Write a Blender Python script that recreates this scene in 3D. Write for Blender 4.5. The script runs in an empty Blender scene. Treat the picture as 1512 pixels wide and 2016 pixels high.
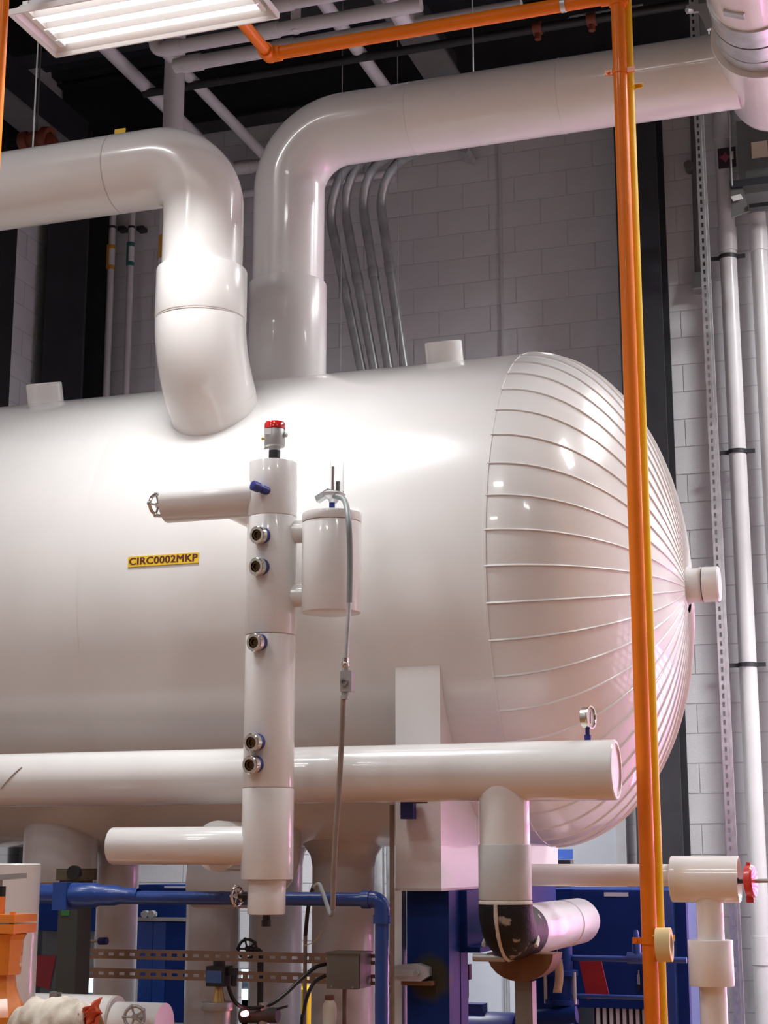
import bpy, math, random
from mathutils import Vector, Matrix, Quaternion, noise
random.seed(7)
scene = bpy.context.scene
R = math.radians
V = Vector

# ---------------------------------------------------------------- camera
F_PX, PITCH, YAW, CAM_Z = 3150.0, R(12.2), R(18.6), 1.6
cam_data = bpy.data.cameras.new('camera')
cam_data.sensor_fit = 'VERTICAL'
cam_data.sensor_height = 36.0
cam_data.lens = F_PX / 2016.0 * 36.0
cam_data.clip_end = 100
cam = bpy.data.objects.new('camera', cam_data)
cam.location = (0, 0, CAM_Z)
cam.rotation_euler = (R(90) + PITCH, 0, YAW)
scene.collection.objects.link(cam)
scene.camera = cam

# ---------------------------------------------------------------- world, exposure
world = bpy.data.worlds.new('world')
scene.world = world
world.use_nodes = True
world.node_tree.nodes['Background'].inputs[0].default_value = (0.5, 0.52, 0.56, 1)
world.node_tree.nodes['Background'].inputs[1].default_value = 0.3
scene.view_settings.view_transform = 'Standard'
scene.view_settings.look = 'None'
scene.view_settings.gamma = 1.0
scene.view_settings.use_curve_mapping = False
scene.view_settings.exposure = 0.6
scene.cycles.adaptive_threshold = 0.025
scene.cycles.max_bounces = 6
scene.cycles.diffuse_bounces = 3
scene.cycles.glossy_bounces = 3
scene.cycles.transmission_bounces = 4
scene.cycles.caustics_reflective = False
scene.cycles.caustics_refractive = False
TUBE_POWER = 1.1           # emission of the fluorescent tubes' glass
LAMP_WATTS = 46.0          # downward light of one fixture
WINDOW_POWER = 10.5         # emission of the pink-lit louvred window in the back wall, off to the right
SIDE_POWER = 2.6           # emission of the lavender daylight panes in the right wall

# ---------------------------------------------------------------- survey helpers
CAM = V((0, 0, CAM_Z))
FW = V((-math.sin(YAW) * math.cos(PITCH), math.cos(YAW) * math.cos(PITCH), math.sin(PITCH)))
RT = V((math.cos(YAW), math.sin(YAW), 0))
UP = RT.cross(FW)
def at(x, y, Y):
    """point at room depth Y (metres from the camera towards the back wall) sighted at photo pixel x, y"""
    d = FW + RT * ((x - 756) / F_PX) - UP * ((y - 1008) / F_PX)
    return CAM + d * (Y / d.y)
def scale(p):
    return F_PX / (V(p) - CAM).dot(FW)
def pix(p):
    q = V(p) - CAM; d = q.dot(FW)
    return 756 + F_PX * q.dot(RT) / d, 1008 - F_PX * q.dot(UP) / d
def rad(p, w):
    return w / 2 / scale(p)

# ---------------------------------------------------------------- materials
MATS = {}
def mat(name, col, rough=0.5, metal=0.0, coat=0.0, vary=0.08, vscale=6.0, bump=0.0, bscale=40.0, spec=0.5,
        second=None, sfac=(0.55, 0.75), sscale=3.0, trans=0.0, emit=None, estr=0.0, stretch=None):
    m = bpy.data.materials.new(name); m.use_nodes = True
    nt = m.node_tree; n = nt.nodes; l = nt.links
    b = n['Principled BSDF']
    b.inputs['Roughness'].default_value = rough
    b.inputs['Metallic'].default_value = metal
    b.inputs['Coat Weight'].default_value = coat
    b.inputs['Coat Roughness'].default_value = 0.06
    b.inputs['Specular IOR Level'].default_value = spec
    b.inputs['Transmission Weight'].default_value = trans
    tc = n.new('ShaderNodeTexCoord'); mp = n.new('ShaderNodeMapping')
    if stretch: mp.inputs['Scale'].default_value = stretch
    l.new(tc.outputs['Object'], mp.inputs['Vector'])
    nz = n.new('ShaderNodeTexNoise'); nz.inputs['Scale'].default_value = vscale; nz.inputs['Detail'].default_value = 4
    l.new(mp.outputs['Vector'], nz.inputs['Vector'])
    rp = n.new('ShaderNodeValToRGB')
    lo = tuple(max(0, c * (1 - vary)) for c in col) + (1,); hi = tuple(min(1, c * (1 + vary)) for c in col) + (1,)
    rp.color_ramp.elements[0].position = 0.3; rp.color_ramp.elements[0].color = lo
    rp.color_ramp.elements[1].position = 0.7; rp.color_ramp.elements[1].color = hi
    l.new(nz.outputs['Fac'], rp.inputs['Fac'])
    out = rp.outputs['Color']
    if second:
        n2 = n.new('ShaderNodeTexNoise'); n2.inputs['Scale'].default_value = sscale; n2.inputs['Detail'].default_value = 6
        l.new(mp.outputs['Vector'], n2.inputs['Vector'])
        r2 = n.new('ShaderNodeMapRange'); r2.inputs[1].default_value = sfac[0]; r2.inputs[2].default_value = sfac[1]
        l.new(n2.outputs['Fac'], r2.inputs[0])
        mx = n.new('ShaderNodeMix'); mx.data_type = 'RGBA'
        l.new(r2.outputs[0], mx.inputs[0]); l.new(out, mx.inputs[6]); mx.inputs[7].default_value = tuple(second) + (1,)
        out = mx.outputs[2]
    l.new(out, b.inputs['Base Color'])
    if bump > 0:
        n3 = n.new('ShaderNodeTexNoise'); n3.inputs['Scale'].default_value = bscale; n3.inputs['Detail'].default_value = 3
        l.new(mp.outputs['Vector'], n3.inputs['Vector'])
        bp = n.new('ShaderNodeBump'); bp.inputs['Strength'].default_value = bump; bp.inputs['Distance'].default_value = 0.01
        l.new(n3.outputs['Fac'], bp.inputs['Height']); l.new(bp.outputs['Normal'], b.inputs['Normal'])
    if emit:
        b.inputs['Emission Color'].default_value = tuple(emit) + (1,)
        b.inputs['Emission Strength'].default_value = estr
    MATS[name] = m
    return m

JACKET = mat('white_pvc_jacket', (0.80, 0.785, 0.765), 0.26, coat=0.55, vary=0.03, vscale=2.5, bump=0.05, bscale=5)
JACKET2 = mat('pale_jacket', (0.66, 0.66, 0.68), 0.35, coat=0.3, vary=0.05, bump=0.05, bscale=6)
SEAM = mat('seam_caulk', (0.55, 0.50, 0.46), 0.5, vary=0.1)
WRAP = mat('grey_tape_wrap', (0.55, 0.56, 0.55), 0.5, vary=0.06, bump=0.1)
FOAM = mat('black_rubber_insulation', (0.016, 0.016, 0.017), 0.55, vary=0.4, bump=0.25, bscale=60, second=(0.35, 0.33, 0.30), sfac=(0.63, 0.67), sscale=11, spec=0.2)
CAULK = mat('cream_sealant', (0.62, 0.58, 0.52), 0.6, vary=0.15, bump=0.4, bscale=80)
BLOCK = mat('grey_painted_block', (0.68, 0.685, 0.695), 0.62, vary=0.05, vscale=3, bump=0.12, bscale=90)
MORTAR = mat('painted_mortar', (0.57, 0.575, 0.585), 0.7, vary=0.05, bump=0.1)
WHITEPIPE = mat('white_painted_pipe', (0.66, 0.65, 0.65), 0.35, coat=0.2, vary=0.04)
DARKSTEEL = mat('charcoal_painted_steel', (0.028, 0.030, 0.034), 0.5, vary=0.15)
BLACK = mat('black_plastic', (0.012, 0.012, 0.013), 0.45, vary=0.2)
DECK = mat('dark_roof_deck', (0.022, 0.025, 0.030), 0.6, vary=0.2)
FLOOR = mat('tan_epoxy_floor', (0.37, 0.165, 0.06), 0.38, vary=0.1, vscale=1.2, second=(0.32, 0.155, 0.068), sscale=1.5)
BOUNCEFLOOR = mat('grey_bounce_floor', (0.30, 0.31, 0.33), 0.45, vary=0.1, vscale=1.5)
SIDEWALL = mat('painted_plaster', (0.68, 0.66, 0.65), 0.6, vary=0.05)
ORANGE = mat('orange_pipe_paint', (0.84, 0.20, 0.008), 0.4, coat=0.08, vary=0.05, spec=0.25)
ORANGE2 = mat('orange_valve_paint', (0.86, 0.24, 0.02), 0.35, coat=0.3, vary=0.12, bump=0.1)
YELLOW = mat('yellow_pipe_paint', (0.86, 0.53, 0.008), 0.4, coat=0.08, spec=0.25, vary=0.05)
BLUE = mat('blue_machine_paint', (0.008, 0.030, 0.165), 0.55, vary=0.12, bump=0.04, spec=0.12)
BLUEP = mat('blue_pipe_paint', (0.010, 0.055, 0.27), 0.32, coat=0.4, vary=0.15, bump=0.12, bscale=50)
STAINED = mat('blue_paint_with_scorch', (0.008, 0.030, 0.165), 0.55, vary=0.12, spec=0.12)
# overspray stain with a ragged round outline on the post
_n, _l = STAINED.node_tree.nodes, STAINED.node_tree.links
_b = _n['Principled BSDF']; _old = _b.inputs['Base Color'].links[0].from_socket
_tc = _n.new('ShaderNodeTexCoord'); STAINV = _n.new('ShaderNodeVectorMath'); STAINV.operation = 'SUBTRACT'
_l.new(_tc.outputs['Object'], STAINV.inputs[0])
_ln = _n.new('ShaderNodeVectorMath'); _ln.operation = 'LENGTH'; _l.new(STAINV.outputs[0], _ln.inputs[0])
_nz = _n.new('ShaderNodeTexNoise'); _nz.inputs['Scale'].default_value = 26; _nz.inputs['Detail'].default_value = 5; _l.new(_tc.outputs['Object'], _nz.inputs['Vector'])
_ma = _n.new('ShaderNodeMath'); _ma.operation = 'MULTIPLY_ADD'; _l.new(_nz.outputs['Fac'], _ma.inputs[0]); _ma.inputs[1].default_value = .05; _l.new(_ln.outputs['Value'], _ma.inputs[2])
_mr = _n.new('ShaderNodeMapRange'); _mr.inputs[1].default_value = .125; _mr.inputs[2].default_value = .085; _l.new(_ma.outputs[0], _mr.inputs[0])
_mx = _n.new('ShaderNodeMix'); _mx.data_type = 'RGBA'; _l.new(_mr.outputs[0], _mx.inputs[0]); _l.new(_old, _mx.inputs[6]); _mx.inputs[7].default_value = (.055, .052, .034, 1)
_l.new(_mx.outputs[2], _b.inputs['Base Color'])
GALV = mat('galvanized_steel', (0.58, 0.60, 0.61), 0.36, metal=0.6, vary=0.16, vscale=14)
CONDUIT = mat('weathered_conduit', (0.46, 0.48, 0.48), 0.34, metal=0.55, vary=0.2, vscale=9)
FLEX = mat('grey_flex_conduit', (0.22, 0.24, 0.24), 0.45, vary=0.15)
BROWNCOND = mat('brown_dusty_conduit', (0.24, 0.18, 0.14), 0.55, vary=0.2, vscale=12)
CHROME = mat('worn_chrome', (0.72, 0.68, 0.62), 0.16, metal=1.0, vary=0.08)
BRASS = mat('brass', (0.62, 0.42, 0.16), 0.3, metal=0.9, vary=0.15)
SOCKET = mat('dark_bronze', (0.10, 0.055, 0.02), 0.3, metal=0.8, vary=0.2)
CAST = mat('grey_cast_metal', (0.42, 0.42, 0.41), 0.42, metal=0.5, vary=0.12, bump=0.1)
RUSTRAIL = mat('rusty_strut', (0.30, 0.19, 0.13), 0.55, metal=0.4, vary=0.2, vscale=4, second=(0.27, 0.25, 0.22), sscale=2.5)
RUST = mat('rust_brown_steel', (0.15, 0.06, 0.018), 0.7, vary=0.3, vscale=8, bump=0.2)
GREYPAINT = mat('grey_painted_steel', (0.19, 0.17, 0.145), 0.5, vary=0.1)
DARKPOST = mat('dark_olive_steel', (0.05, 0.05, 0.043), 0.55, vary=0.15)
TIMBER = mat('oily_timber', (0.10, 0.08, 0.05), 0.7, vary=0.3, vscale=4, stretch=(1, 8, 8))
BOXGREY = mat('grey_enclosure_paint', (0.20, 0.195, 0.165), 0.5, vary=0.08, bump=0.05)
RED = mat('red_paint', (0.60, 0.035, 0.03), 0.35, coat=0.3, vary=0.1)
REDCAP = mat('red_translucent_cap', (0.55, 0.012, 0.012), 0.15, coat=0.6, vary=0.1)
REDPLATE = mat('red_sheet', (0.36, 0.015, 0.02), 0.5, vary=0.1)
REDFIT = mat('red_oxide_fitting', (0.16, 0.035, 0.015), 0.5, vary=0.2)
CLEAR = mat('clear_plastic', (0.98, 0.98, 0.98), 0.03, vary=0.0, trans=1.0)
TAPE = mat('masking_tape', (0.80, 0.62, 0.30), 0.6, vary=0.05)
LABELY = mat('yellow_label', (0.80, 0.52, 0.02), 0.5, vary=0.04)
LABELT = mat('dark_label_text', (0.10, 0.02, 0.012), 0.5, vary=0.05)
LABELO = mat('ochre_pipe_label', (0.62, 0.30, 0.03), 0.5, vary=0.1)
LABELG = mat('green_pipe_label', (0.03, 0.16, 0.13), 0.5, vary=0.1)
PAPER = mat('white_paper', (0.74, 0.73, 0.72), 0.7, vary=0.03)
MANILA = mat('manila_card', (0.72, 0.58, 0.44), 0.7, vary=0.05)
GREENTAG = mat('green_tag', (0.03, 0.18, 0.05), 0.5, vary=0.2)
CLOTH = mat('dirty_cotton', (0.70, 0.63, 0.53), 0.9, vary=0.1, second=(0.32, 0.25, 0.19), sfac=(0.46, 0.72), sscale=9, bump=0.3, bscale=30)
BROWNCAP = mat('brown_cap', (0.14, 0.045, 0.02), 0.5, vary=0.1)
DIAL = mat('gauge_face', (0.85, 0.83, 0.80), 0.3, vary=0.02)
FIXWHITE = mat('white_enamel_reflector', (0.86, 0.85, 0.85), 0.25, vary=0.02)
TUBEM = mat('lit_fluorescent_tube', (0.9, 0.9, 0.9), 0.4, vary=0.0, emit=(1.0, 0.975, 0.94), estr=TUBE_POWER)
PANE = mat('daylit_pane', (0.6, 0.5, 0.6), 0.2, vary=0.0, emit=(1.0, 0.32, 0.72), estr=WINDOW_POWER)
PANE2 = mat('lavender_daylit_pane', (0.6, 0.5, 0.6), 0.2, vary=0.0, emit=(1.0, 0.74, 0.95), estr=SIDE_POWER)
SCREEN = mat('lit_panel_screen', (0.2, 0.3, 0.5), 0.3, vary=0.0, emit=(0.45, 0.70, 1.0), estr=2.5)
REDLED = mat('lit_red_indicator', (0.6, 0.1, 0.1), 0.3, vary=0.0, emit=(1.0, 0.25, 0.3), estr=4.0)
DOORW = mat('pale_door_paint', (0.60, 0.64, 0.70), 0.5, vary=0.03)
EQUIP = mat('equipment_grey', (0.13, 0.13, 0.125), 0.55, vary=0.12)
POSTER = mat('printed_warning_sign', (0.05, 0.03, 0.04), 0.5, vary=0.2)
PINKISH = mat('sign_red_print', (0.35, 0.08, 0.12), 0.5, vary=0.1)
NAVY = mat('navy_plastic', (0.02, 0.03, 0.20), 0.4, vary=0.1)
LEAF = mat('green_hose', (0.10, 0.32, 0.04), 0.5, vary=0.1)

# ---------------------------------------------------------------- geometry collector
def basis(axis):
    a = V(axis).normalized()
    t = V((0, 0, 1)) if abs(a.z) < 0.9 else V((1, 0, 0))
    u = a.cross(t).normalized(); w = a.cross(u).normalized()
    return a, u, w
class G:
    def __init__(s): s.v = []; s.f = []
    def add(s, vs, fs):
        o = len(s.v); s.v += [V(p) for p in vs]; s.f += [tuple(i + o for i in f) for f in fs]; return s
    def box(s, x0, x1, y0, y1, z0, z1):
        vs = [(x, y, z) for z in (z0, z1) for y in (y0, y1) for x in (x0, x1)]
        return s.add(vs, [(0, 2, 3, 1), (4, 5, 7, 6), (0, 1, 5, 4), (2, 6, 7, 3), (0, 4, 6, 2), (1, 3, 7, 5)])
    def obox(s, c, ax, ay, az):
        c, ax, ay, az = V(c), V(ax), V(ay), V(az)
        vs = [c + ax * i + ay * j + az * k for k in (-1, 1) for j in (-1, 1) for i in (-1, 1)]
        return s.add(vs, [(0, 2, 3, 1), (4, 5, 7, 6), (0, 1, 5, 4), (2, 6, 7, 3), (0, 4, 6, 2), (1, 3, 7, 5)])
    def lathe(s, p, axis, prof, seg=32, a0=0.0):
        """prof: (height along axis, radius); radius 0 closes with a point"""
        p = V(p); a, u, w = basis(axis)
        rings = []; vs = []
        for h, r in prof:
            if r <= 1e-6:
                rings.append([len(vs)]); vs.append(p + a * h)
            else:
                rings.append(list(range(len(vs), len(vs) + seg)))
                vs += [p + a * h + (u * math.cos(a0 + 2 * math.pi * i / seg) + w * math.sin(a0 + 2 * math.pi * i / seg)) * r for i in range(seg)]
        fs = []
        for A, B in zip(rings, rings[1:]):
            for i in range(seg):
                j = (i + 1) % seg
                if len(A) == 1 and len(B) == 1: continue
                if len(A) == 1: fs.append((A[0], B[j], B[i]))
                elif len(B) == 1: fs.append((A[i], A[j], B[0]))
                else: fs.append((A[i], A[j], B[j], B[i]))
        return s.add(vs, fs)
    def cyl(s, p0, p1, r, r1=None, seg=24, bev=0.0):
        p0, p1 = V(p0), V(p1); L = (p1 - p0).length; r1 = r if r1 is None else r1
        if bev > 0:
            prof = [(0, 0), (0, r - bev), (bev * .3, r - bev * .3), (bev, r), (L - bev, r1), (L - bev * .3, r1 - bev * .3), (L, r1 - bev), (L, 0)]
        else: prof = [(0, 0), (0, r), (L, r1), (L, 0)]
        return s.lathe(p0, p1 - p0, prof, seg)
    def ring(s, p, axis, r_in, r_out, h, seg=32):
        return s.lathe(p, axis, [(0, r_in), (0, r_out), (h, r_out), (h, r_in), (0, r_in)], seg)
    def sphere(s, c, r, seg=16, n=8, sc=(1, 1, 1)):
        c = V(c); vs = [c + V((0, 0, -r * sc[2]))]
        for i in range(1, n):
            t = -math.pi / 2 + math.pi * i / n
            vs += [c + V((r * sc[0] * math.cos(t) * math.cos(2 * math.pi * j / seg), r * sc[1] * math.cos(t) * math.sin(2 * math.pi * j / seg), r * sc[2] * math.sin(t))) for j in range(seg)]
        vs.append(c + V((0, 0, r * sc[2]))); N = len(vs) - 1; fs = []
        for j in range(seg):
            k = (j + 1) % seg
            fs.append((0, 1 + k, 1 + j)); fs.append((N, N - seg + j, N - seg + k))
            for i in range(n - 2): a = 1 + i * seg; fs.append((a + j, a + k, a + seg + k, a + seg + j))
        return s.add(vs, fs)
    def tube(s, pts, r, seg=16, cap=True):
        pts = [V(p) for p in pts]; n = len(pts)
        rs = r if isinstance(r, (list, tuple)) else [r] * n
        T = []
        for i in range(n):
            d = (pts[min(i + 1, n - 1)] - pts[max(i - 1, 0)])
            T.append(d.normalized() if d.length > 1e-9 else V((0, 0, 1)))
        a, u, w = basis(T[0]); vs = []
        for i in range(n):
            if i:
                q = T[i - 1].rotation_difference(T[i]); u = q @ u
            u = (u - T[i] * u.dot(T[i])).normalized(); w = T[i].cross(u)
            vs += [pts[i] + (u * math.cos(2 * math.pi * k / seg) + w * math.sin(2 * math.pi * k / seg)) * rs[i] for k in range(seg)]
        fs = []
        for i in range(n - 1):
            for k in range(seg):
                j = (k + 1) % seg; fs.append((i * seg + k, i * seg + j, (i + 1) * seg + j, (i + 1) * seg + k))
        if cap:
            fs.append(tuple(reversed(range(seg)))); fs.append(tuple(range((n - 1) * seg, n * seg)))
        return s.add(vs, fs)
    def torus(s, c, axis, Rr, r, seg=28, sg=8):
        c = V(c); a, u, w = basis(axis); vs = []; fs = []
        for i in range(seg):
            d = u * math.cos(2 * math.pi * i / seg) + w * math.sin(2 * math.pi * i / seg)
            for k in range(sg):
                vs.append(c + d * (Rr + r * math.cos(2 * math.pi * k / sg)) + a * (r * math.sin(2 * math.pi * k / sg)))
        for i in range(seg):
            for k in range(sg):
                i2, k2 = (i + 1) % seg, (k + 1) % sg
                fs.append((i * sg + k, i2 * sg + k, i2 * sg + k2, i * sg + k2))
        return s.add(vs, fs)
    def prism(s, poly, ext):
        poly = [V(p) for p in poly]; n = len(poly); ext = V(ext)
        vs = poly + [p + ext for p in poly]
        fs = [tuple(reversed(range(n))), tuple(range(n, 2 * n))] + [(i, (i + 1) % n, n + (i + 1) % n, n + i) for i in range(n)]
        return s.add(vs, fs)

def rpath(pts, rr, n=8):
    """poly-line with rounded corners"""
    pts = [V(p) for p in pts]; out = [pts[0]]
    for i in range(1, len(pts) - 1):
        a, b, c = pts[i - 1], pts[i], pts[i + 1]
        d0 = (a - b).normalized(); d1 = (c - b).normalized()
        ang = d0.angle(d1)
        if ang > math.pi - 0.02: out.append(b); continue
        t = rr / math.tan(ang / 2); t = min(t, (a - b).length * .98, (c - b).length * .98)
        r2 = t * math.tan(ang / 2)
        bis = (d0 + d1).normalized(); cen = b + bis * (r2 / math.sin(ang / 2))
        s0 = b + d0 * t - cen; s1 = b + d1 * t - cen
        q = s0.rotation_difference(s1)
        for k in range(n + 1):
            out.append(cen + Quaternion((1, 0, 0, 0)).slerp(q, k / n) @ s0)
    out.append(pts[-1]); return out

COL = scene.collection
def origin_of(g):
    xs = [p.x for p in g.v]; ys = [p.y for p in g.v]; zs = [p.z for p in g.v]
    return V(((min(xs) + max(xs)) / 2, (min(ys) + max(ys)) / 2, min(zs)))
WORLD = {}
def obj(name, g, m, parent=None, smooth=35, label=None):
    c = origin_of(g)
    me = bpy.data.meshes.new(name)
    me.from_pydata([tuple(p - c) for p in g.v], [], g.f); me.validate()
    me.materials.append(m)
    if smooth:
        for p in me.polygons: p.use_smooth = True
        me.set_sharp_from_angle(angle=R(smooth))
    o = bpy.data.objects.new(name, me); COL.objects.link(o)
    WORLD[o] = c
    if parent:
        o.parent = parent; o.location = c - WORLD[parent]
    else: o.location = c
    if label: o['label'] = label
    return o
def tag(o, label, cat, group=None):
    o['label'] = label; o['category'] = cat
    if group: o['group'] = group
    return o
def thing(name, label, cat, loc, group=None):
    o = bpy.data.objects.new(name, None); COL.objects.link(o)
    o.empty_display_size = 0.1; o.location = V(loc); WORLD[o] = V(loc)
    return tag(o, label, cat, group)
def struct(name, g, m, smooth=0):
    o = obj(name, g, m, smooth=smooth); o['kind'] = 'structure'; return o
def share(src, parent, world_loc, rot=None):
    o = src.copy(); COL.objects.link(o); o.parent = parent; WORLD[o] = V(world_loc)
    o.location = V(world_loc) - WORLD[parent]
    if rot is not None: o.rotation_euler = rot
    return o
def text_mesh(s, size, depth=0.0005):
    """flat lettering, emboldened by two slightly shifted copies"""
    cu = bpy.data.curves.new('lettering', 'FONT'); cu.body = s; cu.size = size; cu.extrude = depth
    cu.align_x = 'CENTER'; cu.align_y = 'CENTER'; cu.resolution_u = 3; cu.space_character = 1.06
    o = bpy.data.objects.new('lettering', cu); COL.objects.link(o)
    dg = bpy.context.evaluated_depsgraph_get()
    me = bpy.data.meshes.new_from_object(o.evaluated_get(dg))
    bpy.data.objects.remove(o); bpy.data.curves.remove(cu)
    vs = [v.co.copy() for v in me.vertices]; fs = [tuple(p.vertices) for p in me.polygons]
    bpy.data.meshes.remove(me); n = len(vs); V2 = []; F2 = []
    for k, dx in enumerate((-.032, 0, .032)):
        V2 += [(v.x + dx * size, v.y, v.z + k * .00005) for v in vs]; F2 += [tuple(i + k * n for i in f) for f in fs]
    me = bpy.data.meshes.new('lettering'); me.from_pydata(V2, [], F2)
    return me
def handwheel(root, c, axis, r, m, name='handwheel', spokes=5):
    a, u, w = basis(axis); g = G().torus(c, axis, r, r * .16, 24, 8)
    # scalloped rim
    for i in range(spokes):
        d = u * math.cos(2 * math.pi * i / spokes) + w * math.sin(2 * math.pi * i / spokes)
        g.cyl(V(c) + d * r * .15, V(c) + d * r, r * .11, seg=8)
        g.sphere(V(c) + d * r * 1.05, r * .22, 8, 6)
    g.cyl(V(c) - a * r * .25, V(c) + a * r * .25, r * .28, seg=12)
    return obj(name, g, m, root)

# ================================================================ THE ROOM
WALL_Y, LEFT_X, RIGHT_X, FRONT_Y, CEIL_Z = 11.2, -6.62, 4.2, -7.0, 8.0
struct('floor', G().box(LEFT_X - .2, RIGHT_X + .2, FRONT_Y - .2, 7.8, -.1, 0), FLOOR)
struct('floor', G().box(LEFT_X - .2, RIGHT_X + .2, 7.8, WALL_Y + .2, -.1, 0), BOUNCEFLOOR)  # unseen rear strip made grey to keep brown bounce off the back wall
# corrugated roof deck, ribs along the room's length
g = G(); prof = []
y = FRONT_Y
while y < WALL_Y:
    prof += [(y, CEIL_Z), (y + .09, CEIL_Z), (y + .11, CEIL_Z + .05), (y + .16, CEIL_Z + .05), (y + .18, CEIL_Z)]
    y += .18
n = len(prof)
g.add([(LEFT_X, a, b) for a, b in prof] + [(RIGHT_X, a, b) for a, b in prof], [(i, i + 1, n + i + 1, n + i) for i in range(n - 1)])
g.box(LEFT_X, RIGHT_X, FRONT_Y, WALL_Y, CEIL_Z + .051, CEIL_Z + .15)
struct('ceiling', g, DECK)

BL, BH, JT = 0.4064, 0.2032, 0.009
wall_back = struct('wall_back', G().box(LEFT_X - .2, RIGHT_X + .2, WALL_Y - .033, WALL_Y + .2, 0, CEIL_Z), MORTAR)
wall_left = struct('wall_left', G().box(LEFT_X - .2, LEFT_X + .033, FRONT_Y, WALL_Y, 0, CEIL_Z), MORTAR)
wf = struct('wall_front', G().box(LEFT_X - .2, RIGHT_X + .2, FRONT_Y - .2, FRONT_Y, 0, CEIL_Z), SIDEWALL)
# right wall with a wide daylit opening divided by bars
WY0, WY1, WZ0, WZ1 = 8.2, 10.9, 0.3, 2.5
g = G().box(RIGHT_X, RIGHT_X + .2, FRONT_Y, WY0, 0, CEIL_Z).box(RIGHT_X, RIGHT_X + .2, WY1, WALL_Y, 0, CEIL_Z)
g.box(RIGHT_X, RIGHT_X + .2, WY0, WY1, 0, WZ0).box(RIGHT_X, RIGHT_X + .2, WY0, WY1, WZ1, CEIL_Z)
struct('wall_right', g, SIDEWALL)
g = G()
for i in range(11):
    z = WZ0 + (WZ1 - WZ0) * i / 10; g.box(RIGHT_X - .03, RIGHT_X + .06, WY0, WY1, z - .03, z + .03)
for i in range(6):
    yy = WY0 + (WY1 - WY0) * i / 5; g.box(RIGHT_X - .035, RIGHT_X + .065, yy - .05, yy + .05, WZ0, WZ1)
win = struct('window_2', g, DARKSTEEL)
obj('window_pane', G().box(RIGHT_X + .10, RIGHT_X + .11, WY0, WY1, WZ0, WZ1), PANE2, win, smooth=0)
# pink-lit louvred window in the back wall, right of the view
PX0, PX1, PZ0, PZ1 = 0.35, 3.6, 0.25, 2.45
g = G()
for i in range(15):
    z = PZ0 + (PZ1 - PZ0) * i / 14; g.box(PX0, PX1, WALL_Y - .06, WALL_Y - .045, z - .036, z + .036)
for i in range(5):
    xx = PX0 + (PX1 - PX0) * i / 4; g.box(xx - .03, xx + .03, WALL_Y - .075, WALL_Y - .04, PZ0, PZ1)
win = struct('window_1', g, DARKSTEEL)
obj('window_pane', G().box(PX0, PX1, WALL_Y - .044, WALL_Y - .040, PZ0, PZ1), PANE, win, smooth=0)

# block courses of the back wall: each block in view is its own piece
zj = at(1360, 1622.7, WALL_Y).z; xj = at(1383, 1650, WALL_Y).x
course0 = zj - BH * math.ceil(zj / BH)
def block_mesh(name, lx, ly, lz):
    g = G().box(-lx / 2, lx / 2, -ly / 2, ly / 2, -lz / 2, lz / 2)
    me = bpy.data.meshes.new(name); me.from_pydata([tuple(p) for p in g.v], [], g.f); me.materials.append(BLOCK); return me
bm_back = block_mesh('block', BL - JT, .04, BH - JT); bm_left = block_mesh('block', .04, BL - JT, BH - JT)
rest = G(); count = 0; cand = []
kz = 0; z = course0
while z < CEIL_Z - .05:
    i0 = round((z - zj) / BH)
    off = xj - BL + (0 if i0 % 2 else BL / 2)
    x = off - BL * math.ceil((off - LEFT_X) / BL)
    while x < 3.0:
        xc, zc = x + BL / 2, z + BH / 2
        if zc - BH / 2 > 0 and xc - BL / 2 > LEFT_X:
            px, py = pix((xc, WALL_Y, zc))
            hid = (py > 860 and py < 1640 and px < 930 + max(0, min(350, (py - 700)))) or (px < 950 and 470 < py < 700 and px > 320 and px < 600)
            inview = -60 < px < 1572 and -60 < py < 2076 and not hid and (py > 180 + (1512 - px) * .09)
            cand.append((inview, xc, zc))
        x += BL
    z += BH
for inview, xc, zc in cand:
    if inview and count < 295:
        o = bpy.data.objects.new('block', bm_back); COL.objects.link(o); o.parent = wall_back
        o.location = V((xc, WALL_Y - .0165 + random.uniform(-.0008, .0008), zc)) - WORLD[wall_back]; count += 1
    else:
        rest.box(xc - (BL - JT) / 2, xc + (BL - JT) / 2, WALL_Y - .0365, WALL_Y + .0035, zc - (BH - JT) / 2, zc + (BH - JT) / 2)
o = obj('block_courses', rest, BLOCK, wall_back, smooth=0); o['kind'] = 'stuff'
rest = G(); z = course0
while z < CEIL_Z - .05:
    i0 = round((z - zj) / BH); y = 0 + (BL / 2 if i0 % 2 else 0)
    while y < WALL_Y - .2:
        yc, zc = y + BL / 2, z + BH / 2
        if zc > BH / 2:
            px, py = pix((LEFT_X, yc, zc))
            if yc > 8.5 and -90 < px < 130 and 150 < py < 900:
                o = bpy.data.objects.new('block', bm_left); COL.objects.link(o); o.parent = wall_left
                o.location = V((LEFT_X + .0165 + random.uniform(-.0008, .0008), yc, zc)) - WORLD[wall_left]
            else: rest.box(LEFT_X - .004, LEFT_X + .036, yc - (BL - JT) / 2, yc + (BL - JT) / 2, zc - (BH - JT) / 2, zc + (BH - JT) / 2)
        y += BL
    z += BH
o = obj('block_courses', rest, BLOCK, wall_left, smooth=0); o['kind'] = 'stuff'

# control joint strip on the back wall
p = at(987, 480, WALL_Y - .04)
g = G().box(p.x - .009, p.x + .009, WALL_Y - .055, WALL_Y - .03, 3.2, 7.3)
struct('trim_1', g, MORTAR)

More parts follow.
